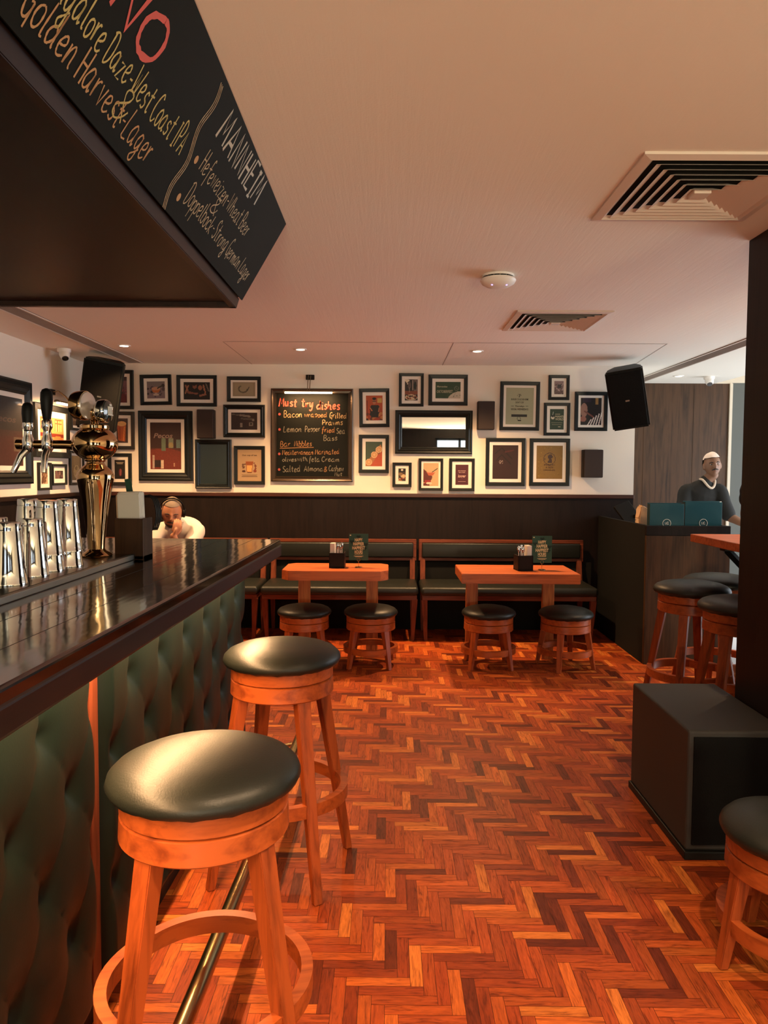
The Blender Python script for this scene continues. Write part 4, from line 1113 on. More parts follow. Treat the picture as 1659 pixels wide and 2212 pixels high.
picture((905, 990, 957, 1060), 'framed picture of a hand holding a cocktail glass', [('bg', 'b89c74'), ('p', [(0, .15), (0, .75), (.25, .6), (.6, .42), (.55, .28), (.3, .15)], '5a2a24'), ('p', [(.2, .6), (.78, .6), (.62, .45), (.35, .45)], 'a8583c'), ('e', .5, .6, .28, .025, 'c88a70'), ('l', .58, .6, .92, .76, .05, '3a2e20'), ('r', .0, .02, .4, .12, '5a2420'), ('r', .1, .12, .5, .26, '8a2c2c'), ('e', .38, .12, .2, .05, 'd0b8a0')], 17, bw=.024, mw=.018)
picture((971, 990, 1025, 1061), 'framed maroon print with the white word longer', [('bg', '451418')], 18, bw=.027, mw=.030, words=[('the moment', 0, .20, .05, .60, .2), ('last a little', 0, .12, .045, .5, .2), ('longer', 0, -.06, .14, .62, .3), ('_', 0, -.34, .012, .6)], wm='c8a898')
picture((1081, 824, 1165, 930), 'large framed pale green poster with black text and a ribbon', [('bg', '9b9f83'), ('ring', .48, .79, .055, .012, '4a4c40'), ('e', .49, .79, .02, .035, '2a2a24'), ('r', .2, .215, .78, .27, '22221e'), ('ring', .48, .16, .06, .014, '5a5c50')], 19, mw=.022, words=[('BURGER COULD BE HOME', 0, .185, .045, .62), ("DON'T CRY", 0, .10, .045, .30), ('Thursdays', 0, .0, .04, .34), ('_', -.26, .0, .01, .1), ('_', .26, .0, .01, .1), ('SOCIAL WEDNESDAYS', 0, -.085, .05, .62), ('_', 0, -.39, .03, .12)], wm='26261f', tilt=.4)
picture((1186, 810, 1230, 864), 'small framed mauve print high on the right of the picture wall', [('gr', '5a4844', '8a7472'), ('blob', 60, 0, 0, 1, .8, .05, '2a2426', 'b09c98', '4a3a3c'), ('e', .55, .6, .25, .15, '3a3638')], 20, bw=.027, mw=.025)
picture((1176, 870, 1231, 941), "framed green poster reading MAN'S WORLD", [('bg', '183424'), ('e', .2, .58, .13, .085, 'c8bca4'), ('e', .2, .68, .1, .08, '14201a'), ('l', .2, .72, .24, .86, .04, 'a8b0a0')], 21, bw=.027, mw=.028, words=[('MAKING', .05, .25, .045, .34), ("MAN'S", .18, .135, .10, .60), ('WORLD', .18, .005, .10, .60), ('_', 0, -.17, .01, .8), ('_', 0, -.26, .01, .7), ('_', .18, -.37, .03, .18)], wm='b8b498')
picture((1243, 846, 1312, 931), 'framed photo of hands on piano keys, furthest right on the picture wall', [('bg', '17110f'), ('e', .16, .55, .17, .26, '8a6658'), ('e', .12, .22, .16, .1, '8a5a4c'), ('l', .2, .5, .6, .3, .08, '6a4034'), ('r', .7, .75, .85, 1, '8a6a38'), ('r', .1, .85, .5, 1, '2a1c2c')] + [('l', .35 + i * .13, 0, .5 + i * .13, .2 + i * .07, .05, 'd8ccc0') for i in range(5)], 22, mw=.022)
picture((1050, 946, 1134, 1050), 'framed near-black maroon print with faint chevrons', [('bg', '2f1a17'), ('l', .1, .75, .35, .92, .05, '1c1210'), ('l', .35, .92, .75, .6, .05, '1c1210'), ('l', .15, .55, .35, .72, .05, '1c1210'), ('l', .35, .72, .7, .45, .05, '1c1210'), ('ring', .34, .5, .07, .02, '8a7a70'), ('l', .3, .48, .38, .54, .03, '8a7a70'), ('l', .5, .8, .8, .85, .06, '48201c')], 23, bw=.034, mw=.030)
picture((1145, 947, 1230, 1050), 'framed mustard yellow print with a round brown emblem', [('bg', '7d5f22'), ('blob', 120, 0, 0, 1, 1, .012, '93752e', '6d511c'), ('ring', .5, .60, .22, .025, '3a2416'), ('e', .52, .66, .1, .05, '3a2416'), ('p', [(.42, .48), (.60, .48), (.57, .64), (.45, .64)], '3a2416'), ('e', .44, .58, .04, .04, '7d5f22'), ('ring', .33, .6, .035, .012, '3a2416'), ('p', [(.44, .68), (.64, .66), (.58, .73), (.48, .73)], '3a2416')], 24, bw=.034, mw=.030, words=[('PUBLIC', 0, -.08, .045, .42), ('A SIDE', 0, -.155, .05, .30), ('ORIGINAL', 0, -.235, .04, .46)], wm='3a2416')
# left wall
picture((5.72, 6.34, 1.53, 1.955), 'lit framed picture of arched windows in orange tones on the left wall', [('bg', 'd08a50'), ('r', .62, .5, .92, .95, 'a03c18'), ('r', .02, .5, .22, .95, 'a03c18')] + [('r', .64 + i * .1, .53 + j * .14, .71 + i * .1, .64 + j * .14, 'e8b070') for i in range(3) for j in range(3)] + [('r', .04 + i * .1, .53 + j * .14, .11 + i * .1, .64 + j * .14, 'e8b070') for i in range(2) for j in range(3)] + [('r', 0, .3, 1, .42, '6a2414'), ('e', .75, .2, .2, .16, 'c86a38'), ('e', .25, .2, .2, .14, 'c05a2c'), ('n', .1)], 30, bw=.05, mw=.05, side='left')
picture((5.775, 5.985, 1.27, 1.49), 'narrow small framed print under the lit picture on the left wall', [('bg', 'b09a80'), ('blob', 30, .1, .1, .9, .9, .1, '4a3020', '7a5a40'), ('l', .3, .1, .7, .9, .12, '5a3a28')], 31, bw=.02, mw=.03, side='left')
picture((6.01, 6.27, 1.305, 1.48), 'small framed dark print beside the narrow one on the left wall', [('bg', '2a201e'), ('blob', 22, .1, .1, .9, .9, .1, '6a504c', '3a2c2a', '8a6a60')], 32, bw=.02, mw=.035, side='left')
picture((6.385, 6.645, 1.775, 2.055), 'upper framed print in the left corner behind the beer tower', [('bg', '8a7658'), ('r', 0, 0, 1, .2, '5a4a38'), ('blob', 18, .1, .3, .9, .9, .09, '6a5a44', 'a08c6c')], 33, bw=.024, mw=.02, side='left')
picture((6.35, 6.63, 1.30, 1.60), 'lower framed print of a sketched glass in the left corner', [('bg', '7a6848'), ('ring', .5, .35, .28, .06, 'b8a880'), ('r', .2, .6, .8, .98, '8c7a58'), ('blob', 20, .3, .2, .7, .5, .06, 'a89468')], 34, bw=.024, mw=.02, side='left')
picture((4.75, 5.675, 1.325, 2.09), 'large black framed dark picture cut off by the left edge of the photo', [('gr', '4a2a20', '2a2624'), ('r', 0, .5, 1, 1, '2c2826'), ('p', [(0, 0), (1, 0), (1, .45), (0, .4)], '43251f'), ('r', .80, .20, 1, .42, '5a4a3c'), ('n', .1)], 35, bw=.10, mw=.035, side='left', fat=True, words=[('Pecos', .1, .18, .09, .5, .2)], wm='5a4c44')


def picture_light(loc, rz, label, w_=.36, drop=.19, out=.17, tm='tube', pw=4, mtl='brassd', col=WARMER):
    t = thing('picture_light', loc, label, 'picture light', 'picture lights over the frames', rz)
    b = B(); box(b, -.038, .038, -.03, 0, -.022, .022, .003); fin('wall_plate', b, M['darkwood'] if mtl == 'brassd' else M['black'], t)
    b = B()
    for s in (-.010, .010): tube(b, [(s, -.025, 0), (s, -.07, .008), (s, -out * .75, -drop * .35), (s, -out, -drop + .012)], .0035, 8)
    fin('arm', b, M['brassd'], t, True)
    b = B(); n = 9
    rs = [(-out + .024 * math.cos(R(-10 + i * 200 / n)), -drop + .016 * math.sin(R(-10 + i * 200 / n))) for i in range(n + 1)]
    V = [[b.verts.new((s * w_ / 2, y, z)) for y, z in rs] for s in (-1, 1)]
    for i in range(n): b.faces.new((V[0][i], V[0][i + 1], V[1][i + 1], V[1][i]))
    b.faces.new(V[0]); b.faces.new(V[1]); fin('shade', b, M['brassd'], t, True)
    b = B(); tube(b, [(-w_ / 2 + .01, -out, -drop - .008), (w_ / 2 - .01, -out, -drop - .008)], .0085, 12); tag(fin('lamp_tube', b, M[tm], t, True), 'lit lamp tube')
    l = area('picture_light_lamp', (0, 0, 0), (R(38), 0, 0), w_ - .03, .02, pw, col, R(150)); l.parent = t; l.location = (0, -out + .012, -drop - .020)
    return t


# chalkboard menu
a = at(585, 839, Y=YB - .03); c = at(762, 1041, Y=YB - .03)
t = thing('chalkboard_menu', ((a.x + c.x) / 2, YB - .0005, (a.z + c.z) / 2), 'chalkboard menu headed Must try dishes on the back wall', 'chalkboard')
cw, ch = c.x - a.x, a.z - c.z; x, z = cw / 2, ch / 2
b = B(); rings = []
for o, y in ((0, 0), (0, -.026), (.008, -.032), (.02, -.026), (.038, -.024), (.042, -.030), (.046, -.022), (.046, 0)):
    rings.append([b.verts.new((sx * (x - o), y, sz * (z - o))) for sx, sz in ((-1, -1), (1, -1), (1, 1), (-1, 1))])
for p, q in zip(rings, rings[1:]):
    for i in range(4): b.faces.new((p[i], p[(i + 1) % 4], q[(i + 1) % 4], q[i]))
fin('frame', b, mat('bronzed_black_frame', (.06, .04, .025), .3, .5), t)
b = B(); box(b, -x + .04, x - .04, -.014, -.004, -z + .04, z - .04); fin('slate', b, M['board'], t)
cfn = lambda u, v: (u, -.0150, v)
ox, oz = (a.x + c.x) / 2, (a.z + c.z) / 2


def cl(text, p0, p1, hpx, wd, m, seed):
    q0 = at(*p0, Y=YB - .015); q1 = at(*p1, Y=YB - .015); b = B()
    write(b, text, cfn, q0.x - ox, q0.z - oz, q1.x - ox, q1.z - oz, hpx * .00424, wd, seed, .08); fin('chalk_writing', b, m, t)


Z8 = lambda X, Y_: (580 + X / 8.195, 790 + Y_ / 8.195)
cl('Must', Z8(185, 715), Z8(495, 725), 17, .0100, M['menu_red'], 1)
cl('try', Z8(580, 730), Z8(775, 735), 17, .0100, M['menu_red'], 2)
cl('dishes', Z8(855, 765), Z8(1255, 770), 17, .0100, M['menu_red'], 3)
for txt, p0, p1, h, m in (
    ('Bacon', (270, 915), (590, 908), 13, 'cream_chalk'), ('wrapped', (635, 905), (1030, 912), 11, 'orange'), ('Grilled', (1080, 925), (1378, 932), 12, 'cream_chalk'), ('Prawns', (950, 1050), (1310, 1045), 11, 'cream_chalk'),
    ('Lemon', (262, 1175), (580, 1168), 13, 'chalk'), ('Pepper', (645, 1168), (910, 1165), 12, 'chalk'), ('fried', (940, 1175), (1165, 1185), 11, 'orange'), ('Sea', (1200, 1205), (1352, 1205), 12, 'chalk'), ('Bass', (975, 1328), (1212, 1322), 11, 'chalk'),
    ('Bar', (210, 1435), (385, 1428), 12, 'orange'), ('Nibbles', (455, 1428), (760, 1425), 12, 'orange'),
    ('Mediterranean', (245, 1578), (790, 1572), 11, 'orange'), ('Marinated', (825, 1570), (1250, 1562), 11, 'orange'),
    ('olives', (245, 1695), (490, 1692), 9, 'chalk'), ('with', (512, 1692), (690, 1685), 10, 'chalk'), ('feta', (715, 1700), (900, 1698), 11, 'chalk'), ('Cream', (940, 1698), (1250, 1695), 10, 'chalk'),
    ('Salted', (250, 1885), (558, 1875), 13, 'chalk'), ('Almond', (630, 1868), (960, 1868), 11, 'chalk'), ('&', (980, 1880), (1030, 1880), 11, 'orange'), ('Cashew', (1068, 1868), (1325, 1866), 12, 'chalk'), ('Nut', (1170, 1950), (1300, 1950), 8, 'chalk')):
    cl(txt, Z8(*p0), Z8(*p1), h, .0052, M['menu_' + m], len(txt) + p0[0])
b = B(); q0 = at(*Z8(200, 1462), Y=YB - .015); q1 = at(*Z8(800, 1445), Y=YB - .015); ribbon(b, [(q0.x - ox + (q1.x - q0.x) * i / 9, q0.z - oz + (q1.z - q0.z) * i / 9) for i in range(10)], .006, cfn, random.Random(1)); fin('chalk_underline', b, M['menu_orange'], t)
for (X_, Y_) in ((195, 858), (195, 1128), (190, 1560), (188, 1838)):
    b = B(); q = at(*Z8(X_, Y_), Y=YB - .015); r = .012; b.faces.new([b.verts.new((q.x - ox + r * math.cos(i * PI / 5), -.015, q.z - oz + r * math.sin(i * PI / 5))) for i in range(10)]); fin('chalk_bullet', b, M['menu_pink'], t)
q = at(670, 815, Y=YB - .02)
picture_light((q.x, YB - .001, q.z), 0, 'picture light arching over the chalkboard menu', .44, .145, .16, 'tube', 7)
picture_light((XL + .001, 6.02, 2.06), R(90), 'picture light with a white tube over the lit picture on the left wall', .52, .10, .17, 'tubew', 5, 'black')

# ================================================================== HOST STATION
XS0, YS0, XS1, YS1, ZS = 1.925, 5.50, 2.55, 6.74, 1.045
t = thing('host_station', ((XS0 + XS1) / 2, (YS0 + YS1) / 2, 0), 'dark walnut host station desk at the right end of the benches', 'host station')
iv = Matrix.Translation((-(XS0 + XS1) / 2, -(YS0 + YS1) / 2, 0))
b = B(); box(b, XS0, XS1, YS0, YS0 + .03, 0, ZS - .075, .002); xform(b, iv); fin('front_panel', b, M['walnutwall'], t)
b = B(); box(b, XS0, XS0 + .03, YS0 + .03, YS1 + .02, 0, ZS, .002); xform(b, iv); fin('side_panel', b, M['blackmatt'], t)
b = B(); box(b, XS1 - .03, XS1, YS0 + .03, YS1 + .02, 0, ZS, .002); xform(b, iv); fin('side_panel', b, M['walnutwall'], t)
b = B(); box(b, XS0 + .03, XS1 - .03, YS0 + .03, YS1 + .02, ZS - .12, ZS - .09, .002); xform(b, iv); fin('desktop', b, M['darkwood'], t)
b = B(); box(b, XS0, XS1, YS0, YS0 + .03, ZS - .072, ZS, .002); xform(b, iv); fin('front_lip', b, M['darkwood'], t)
b = B(); box(b, XS1, XS1 + .012, YS0 + .05, YS0 + .5, .30, .62, .002); box(b, XS1, XS1 + .012, YS0 + .05, YS0 + .5, .64, .95, .002); xform(b, iv); fin('cupboard_door', b, M['teak'], t)


def menu(px0, px1, ztop, y, th, label):
    a = at(px0, 1100, Y=y); c = at(px1, 1100, Y=y); w_ = c.x - a.x; zb = ZS - .09
    t = thing('menu_holder', ((a.x + c.x) / 2, y, zb), label, 'menu holder', 'teal menu holders on the host station'); H = ztop - zb
    b = B(); box(b, -w_ / 2, w_ / 2, 0, .004, 0, H, .0015); fin('front_cover', b, M['teal'], t)
    b = B(); box(b, -w_ / 2, w_ / 2, th, th + .004, 0, H + .006, .0015); fin('back_cover', b, M['teal'], t)
    b = B(); box(b, -w_ / 2, -w_ / 2 + .004, .004, th, 0, H, .001); fin('spine', b, mat('dark_teal', (.008, .03, .036), .5), t)
    b = B()
    for i in range(4): box(b, -w_ / 2 + .01, w_ / 2 - .012, .010 + i * (th - .02) / 4, .012 + i * (th - .02) / 4, .004, H - .012)
    fin('pages', b, mat('dark_pages', (.03, .05, .05), .6), t)
    b = B(); cz = .105
    o = [(.030 * math.cos(i * PI / 16), -.0008, cz + .030 * math.sin(i * PI / 16)) for i in range(32)]; tube(b, o, .0024, 6, True)
    write(b, 'wa', lambda u, v: (u, -.0010, v), -.014, cz - .011, .015, cz - .011, .036, .0035, 3, 0); fin('logo', b, M['paper'], t)


menu(1404, 1478, 1.205, 5.56, .055, 'left teal menu holder with ring logo on the host station')
menu(1480, 1560, 1.220, 5.60, .045, 'right teal menu holder with ring logo on the host station, in front of the worker')
t = thing('card_terminal', (2.06, 6.18, ZS - .09), 'black angled screen terminal on the left of the host station', 'terminal')
b = B(); box(b, -.075, .075, -.012, .012, 0, .20, .006); xform(b, Matrix.Translation((0, 0, .07)) @ Matrix.Rotation(R(-35), 4, 'X') @ Matrix.Rotation(R(-25), 4, 'Y')); fin('screen', b, M['black'], t)
b = B(); tube(b, [(0, .02, .002), (.01, .03, .10), (0, 0, .14)], [.022, .014, .012], 12); lathe(b, [(.06, 0), (.055, .01)], 24); fin('stand', b, M['blackmatt'], t, True)
t = thing('kraft_bag', (2.045, 5.88, ZS - .089), 'crumpled brown paper bag between the black terminal and the teal menus', 'paper bag')
b = B(); prism(b, [(-.075, .02), (.08, .0), (.09, .12), (.02, .155), (-.06, .185), (-.085, .10)], -.05, .05, 'xz', .012); xform(b, Matrix.Scale(1.25, 4, (0, 0, 1))); xform(b, Matrix.Scale(.8, 4, (1, 0, 0))); rr = random.Random(2)
bmesh.ops.subdivide_edges(b, edges=b.edges[:], cuts=2, use_grid_fill=True)
for v in b.verts: v.co += Vector((rr.uniform(-.004, .004), rr.uniform(-.004, .004), rr.uniform(-.003, .003)))
fin('bag_body', b, M['kraft'], t, True)

# ================================================================== HIGH TABLE
t = thing('high_table', (2.2, 3.95, 0), 'high orange-brown table partly hidden by the dark pillar', 'table')
b = B(); box(b, -.40, .45, -.50, .45, 1.03, 1.075, .004); fin('tabletop', b, M['teakx'], t)
for y in (-.3, .25):
    b = B(); tube(b, [(-.27, y, 1.0), (.02, y, .70)], .022, 4); tube(b, [(.32, y, 1.0), (.02, y, .70)], .022, 4)
    box(b, -.30, .36, y - .03, y + .03, .995, 1.03, .003); fin('support_bracket', b, M['black'], t)
b = B(); box(b, -.03, .07, -.35, .32, .02, .99, .004); fin('pedestal', b, M['black'], t)
b = B(); box(b, -.25, .29, -.38, .36, 0, .025, .004); fin('base', b, M['black'], t)
# black chair on the pale tiles beyond
t = thing('metal_chair', (3.05, 5.6, 0), 'black metal chair on the pale tiles beyond the high table', 'chair', rz=R(20))
for sx in (-1, 1):
    for sy in (-1, 1):
        b = B(); tube(b, [(sx * .21, sy * .21, 0), (sx * .17, sy * .17, .46)], .013, 8); fin('leg', b, M['black'], t)
b = B(); box(b, -.20, .20, -.20, .20, .45, .475, .01); fin('seat', b, M['black'], t)
b = B()
for z_ in (.18, .30):
    for s in (-1, 1): tube(b, [(s * .198, -.198, z_), (s * .198, .198, z_)], .009, 8); tube(b, [(-.198, s * .198, z_), (.198, s * .198, z_)], .009, 8)
for k in (-.06, .06): tube(b, [(k, -.195, .18), (k, -.195, .30)], .008, 6)
fin('rungs', b, M['black'], t)
b = B()
for s in (-1, 1): tube(b, [(s * .17, .19, .46), (s * .18, .23, .86)], .012, 8)
box(b, -.19, .19, .215, .235, .70, .86, .004); fin('backrest', b, M['black'], t)


# ================================================================== PEOPLE
def skinned(verts, edges, radii, sub=2):
    me = bpy.data.meshes.new('s'); me.from_pydata([Vector(v) for v in verts], edges, [])
    o = bpy.data.objects.new('s', me); C.objects.link(o)
    md = o.modifiers.new('skin', 'SKIN'); md.use_smooth_shade = True; md.branch_smoothing = .6
    for i, r in enumerate(radii):
        sv = me.skin_vertices[0].data[i]; sv.radius = r if isinstance(r, tuple) else (r, r); sv.use_root = (i == 0)
    s = o.modifiers.new('sub', 'SUBSURF'); s.levels = sub; s.render_levels = sub
    dg = bpy.context.evaluated_depsgraph_get(); m2 = bpy.data.meshes.new_from_object(o.evaluated_get(dg))
    bpy.data.objects.remove(o); bpy.data.meshes.remove(me); return m2


def loft(pts, rad, side=(1, 0, 0), n=20, k=5):
    """smooth closed body along a spline; rad entries are r or (r across, r deep)"""
    pts = [Vector(p) for p in pts]; rad = [(r, r) if not isinstance(r, tuple) else r for r in rad]
    P = [pts[0]] + pts + [pts[-1]]; Q = [rad[0]] + rad + [rad[-1]]; C_ = []
    cr = lambda a, b_, c, d, t: .5 * (2 * b_ + (c - a) * t + (2 * a - 5 * b_ + 4 * c - d) * t * t + (3 * b_ - a - 3 * c + d) * t ** 3)
    for i in range(1, len(P) - 2):
        for j in range(k + (1 if i == len(P) - 3 else 0)):
            t = j / k; C_.append((cr(*P[i - 1:i + 3], t), cr(Q[i - 1][0], Q[i][0], Q[i + 1][0], Q[i + 2][0], t), cr(Q[i - 1][1], Q[i][1], Q[i + 1][1], Q[i + 2][1], t)))
    b = B(); rings = []; m = len(C_); S = Vector(side)

    def ring(c, t, a, d):
        s = (S - t * S.dot(t)).normalized(); u = t.cross(s); return [b.verts.new(c + s * a * math.cos(2 * PI * q / n) + u * d * math.sin(2 * PI * q / n)) for q in range(n)]
    T = [(C_[min(i + 1, m - 1)][0] - C_[max(i - 1, 0)][0]).normalized() for i in range(m)]
    for f in (88, 65, 45, 25): rings.append(ring(C_[0][0] - T[0] * math.sin(R(f)) * min(C_[0][1:]), T[0], C_[0][1] * math.cos(R(f)), C_[0][2] * math.cos(R(f))))
    for (c, a, d), t in zip(C_, T): rings.append(ring(c, t, a, d))
    for f in (25, 45, 65, 88): rings.append(ring(C_[-1][0] + T[-1] * math.sin(R(f)) * min(C_[-1][1:]), T[-1], C_[-1][1] * math.cos(R(f)), C_[-1][2] * math.cos(R(f))))
    for p, q in zip(rings, rings[1:]):
        for i in range(n): b.faces.new((p[i], p[(i + 1) % n], q[(i + 1) % n], q[i]))
    b.faces.new(rings[0][::-1]); b.faces.new(rings[-1]); bmesh.ops.recalc_face_normals(b, faces=b.faces)
    me = bpy.data.meshes.new('l'); b.to_mesh(me); b.free(); return me


def fuse(name, meshes, material, parent, voxel=.006, smooth=3):
    b = B()
    for m in meshes: b.from_mesh(m); bpy.data.meshes.remove(m)
    me = bpy.data.meshes.new(name); b.to_mesh(me); b.free(); o = bpy.data.objects.new(name, me); C.objects.link(o)
    r = o.modifiers.new('r', 'REMESH'); r.mode = 'VOXEL'; r.voxel_size = voxel; r.use_smooth_shade = True
    if smooth: s = o.modifiers.new('s', 'SMOOTH'); s.iterations = smooth; s.factor = .5
    dg = bpy.context.evaluated_depsgraph_get(); m2 = bpy.data.meshes.new_from_object(o.evaluated_get(dg)); m2.name = name
    bpy.data.objects.remove(o); bpy.data.meshes.remove(me)
    for p in m2.polygons: p.use_smooth = True
    m2.materials.clear(); m2.materials.append(material)
    o = bpy.data.objects.new(name, m2); C.objects.link(o)
    if parent: o.parent = parent
    return o


def head_mesh(mtx):
    """face looks along -y, centre of skull at origin; about .23 m tall"""
    b = B(); bmesh.ops.create_uvsphere(b, u_segments=48, v_segments=36, radius=1)
    g = lambda x, y, z, cx, cz, sx, sz: math.exp(-((x - cx) / sx) ** 2 - ((z - cz) / sz) ** 2)
    for v in b.verts:
        x, y, z = v.co; f = max(0, -y)
        X, Y, Z = x * .076, y * .096, z * .118
        if z < 0: X *= 1 - .30 * (-z) ** 1.5; Y *= 1 - (.18 * (-z) if y > 0 else .02)
        if y > 0 and z < -.2: Y *= 1 - .35 * (-z - .2)
        if y < 0:
            nx = x * f
            Y -= f * (.024 * g(x, y, z, 0, -.18, .16, .20) + .012 * g(x, y, z, 0, .0, .10, .22))  # nose
            Y -= f * .006 * (g(x, y, z, .35, .18, .3, .08) + g(x, y, z, -.35, .18, .3, .08))  # brow
            Y += f * .012 * (g(x, y, z, .36, .04, .2, .10) + g(x, y, z, -.36, .04, .2, .10))  # sockets
            Y -= f * .007 * (g(x, y, z, 0, -.47, .26, .05) + g(x, y, z, 0, -.57, .22, .05))  # lips
            Y += f * .003 * g(x, y, z, 0, -.52, .26, .02)
            Y -= f * .010 * g(x, y, z, 0, -.80, .3, .14)  # chin
            Y -= f * .004 * (g(x, y, z, .5, -.22, .2, .2) + g(x, y, z, -.5, -.22, .2, .2))
        v.co = (X, Y, Z)
    for s in (-1, 1): ellip(b, (s * .077, .008, -.008), (.011, .020, .032), 12, 10)
    xform(b, mtx); me = bpy.data.meshes.new('h'); b.to_mesh(me); b.free(); return me


def face_bits(p, mtx, hairm, closed=False, stache=None):
    for s in (-1, 1):
        b = B(); ellip(b, (s * .029, -.078, .006), (.0125, .008, .0075), 14, 10); xform(b, mtx); e = fin('eyelid' if closed else 'eye', b, M['skin2'] if closed else M['eyew'], p, 'all')
        if closed: b = B(); tube(b, [(s * .018, -.0855, .002), (s * .029, -.087, -.001), (s * .040, -.083, .002)], .0018, 6); xform(b, mtx); fin('eyelash', b, M['beard'], e); 
        if not closed:
            b = B(); ellip(b, (s * .029, -.0845, .006), (.0052, .0026, .0055), 12, 8); xform(b, mtx); fin('iris', b, M['black'], e, 'all')
        b = B(); tube(b, [(s * .014, -.093, .020), (s * .030, -.092, .026), (s * .048, -.078, .021)], [.0035, .0045, .0025], 8); xform(b, mtx); fin('eyebrow', b, hairm, p, True)
    if stache:
        b = B(); tube(b, [(-.030, -.083, -.050), (-.014, -.099, -.043), (.0, -.102, -.041), (.014, -.099, -.043), (.030, -.083, -.050)], [.003, .0055, .005, .0055, .003], 8); xform(b, mtx); fin('moustache', b, stache, p, True)
    b = B(); tube(b, [(-.021, -.094, -.0615), (0, -.101, -.0605), (.021, -.094, -.0615)], [.0018, .0026, .0018], 6); xform(b, mtx); fin('mouth', b, mat('lips', (.20, .07, .05), .5), p, True)


def hand(wrist, fwd, palm, curl=.5, s=1.0, left=False, thumb_in=.3):
    """skinned hand: palm plus four unequal fingers and a thumb; returns meshes"""
    f = Vector(fwd).normalized(); n = Vector(palm).normalized(); sd = f.cross(n).normalized() * (-1 if left else 1); n = (n - f * n.dot(f)).normalized()
    W = Vector(wrist); out = []
    kn = []
    for i, (off, ln_) in enumerate(((-.028, .068), (-.009, .076), (.010, .071), (.027, .056))):
        base = W + f * (.082 * s) + sd * off * s
        p = [W + f * .03 * s + sd * off * .6 * s, base]; a = 0
        for k, q in enumerate((.45, .32, .25)):
            a += curl * (.7 if k == 0 else 1.0); d = f * math.cos(a) + n * math.sin(a); p.append(p[-1] + d * ln_ * q * 1.15 * s)
        r = [.014 * s, .0105 * s, .0092 * s, .0085 * s, .007 * s]
        out.append(skinned(p, [(k, k + 1) for k in range(4)], r, 1))
    tb = W + f * .022 * s - sd * .024 * s
    p = [W + f * .02 * s, tb, tb + (f * .028 - sd * .020 + n * .012) * s, tb + (f * .055 - sd * .022 + n * (.012 + thumb_in * .03)) * s, tb + (f * .078 - sd * .014 + n * (.012 + thumb_in * .055)) * s]
    out.append(skinned(p, [(k, k + 1) for k in range(4)], [.014 * s, .0135 * s, .0115 * s, .0100 * s, .008 * s], 1))
    out.append(skinned([W - f * .02, W + f * .035 * s, W + f * .078 * s], [(0, 1), (1, 2)], [(.020 * s, .024 * s), (.036 * s, .015 * s), (.038 * s, .013 * s)], 1))
    return out


def person(label, pel, chest, neck, headc, hrot, arms, legs, skin, cloth, trousers, sleeve=1.0, hands=(), cls='short_sleeved_shirt', build=1.0, shbias=.0):
    """arms: [(shoulder, elbow, wrist)], legs: [(hip, knee, ankle, toe)]"""
    t = thing('person', (pel[0], pel[1], 0), label, 'person'); iv = Matrix.Translation((-pel[0], -pel[1], 0)); V = Vector; k = build
    pel, chest, neck, headc = map(V, (pel, chest, neck, headc)); mid = pel.lerp(chest, .45); up = chest.lerp(neck, .35); shd = chest.lerp(neck, .72)
    aside = (V(arms[1][0]) - V(arms[0][0])).normalized()

    def graph(gr, lim):
        I = lambda p: iv @ V(p)
        out = [loft([I(p) for p in (pel, mid, chest, up, shd, neck)], [(.150 * k + gr, .105 * k + gr), (.138 * k + gr, .100 * k + gr), (.158 * k + gr, .112 * k + gr), (.160 * k + gr, .098 * k + gr), (.115 * k + gr, .075 * k + gr), (.055 + gr * .6, .055 + gr * .6)], aside)]
        for (sh, el, wr) in arms:
            sh, el, wr = V(sh), V(el), V(wr); inn = chest.lerp(neck, .45).lerp(sh, .45)
            if lim is None: out.append(loft([I(p) for p in (inn, sh, sh.lerp(el, .5), el, el.lerp(wr, .35), wr)], [.050, .054, .046, .040, .041, .026]))
            else:
                e2 = sh.lerp(el, lim); out.append(loft([I(p) for p in (inn, sh, sh.lerp(e2, .5), e2)], [.050 + gr, .056 + gr, .052 + gr, .052 + gr * 1.3]))
        return out
    M1 = graph(0, None)
    for (hp, kn, an, to) in legs:
        hp, kn, an, to = map(V, (hp, kn, an, to)); M1.append(loft([iv @ v for v in (hp, hp.lerp(kn, .5), kn, kn.lerp(an, .4), an)], [.085, .075, .055, .052, .036])); M1.append(loft([iv @ v for v in (an, to)], [.036, .032]))
    hm = iv @ (Matrix.Translation(headc) @ hrot.to_4x4())
    nb = headc + hrot @ V((0, .02, -.09)); M1.append(loft([iv @ neck, iv @ ((neck + nb) / 2), iv @ nb], [.060, .052, .054]))
    M1.append(head_mesh(hm))
    for h in hands: h = dict(h); h['wrist'] = iv @ V(h['wrist']); M1 += hand(**h)
    body = fuse('body', M1, skin, t, .0055, 2)
    fuse(cls, graph(.014, sleeve), cloth, t, .009, 3)
    if legs:
        L = [loft([iv @ pel, iv @ (pel + V((0, 0, .10)))], [(.158 * k, .115 * k), (.15 * k, .112 * k)])]
        for (hp, kn, an, to) in legs:
            hp, kn, an = map(V, (hp, kn, an)); L.append(loft([iv @ v for v in (hp, hp.lerp(kn, .5), kn, kn.lerp(an, .5), an)], [.100, .088, .070, .066, .060]))
        fuse('trousers', L, trousers, t, .012, 3)
    return t, hm, iv


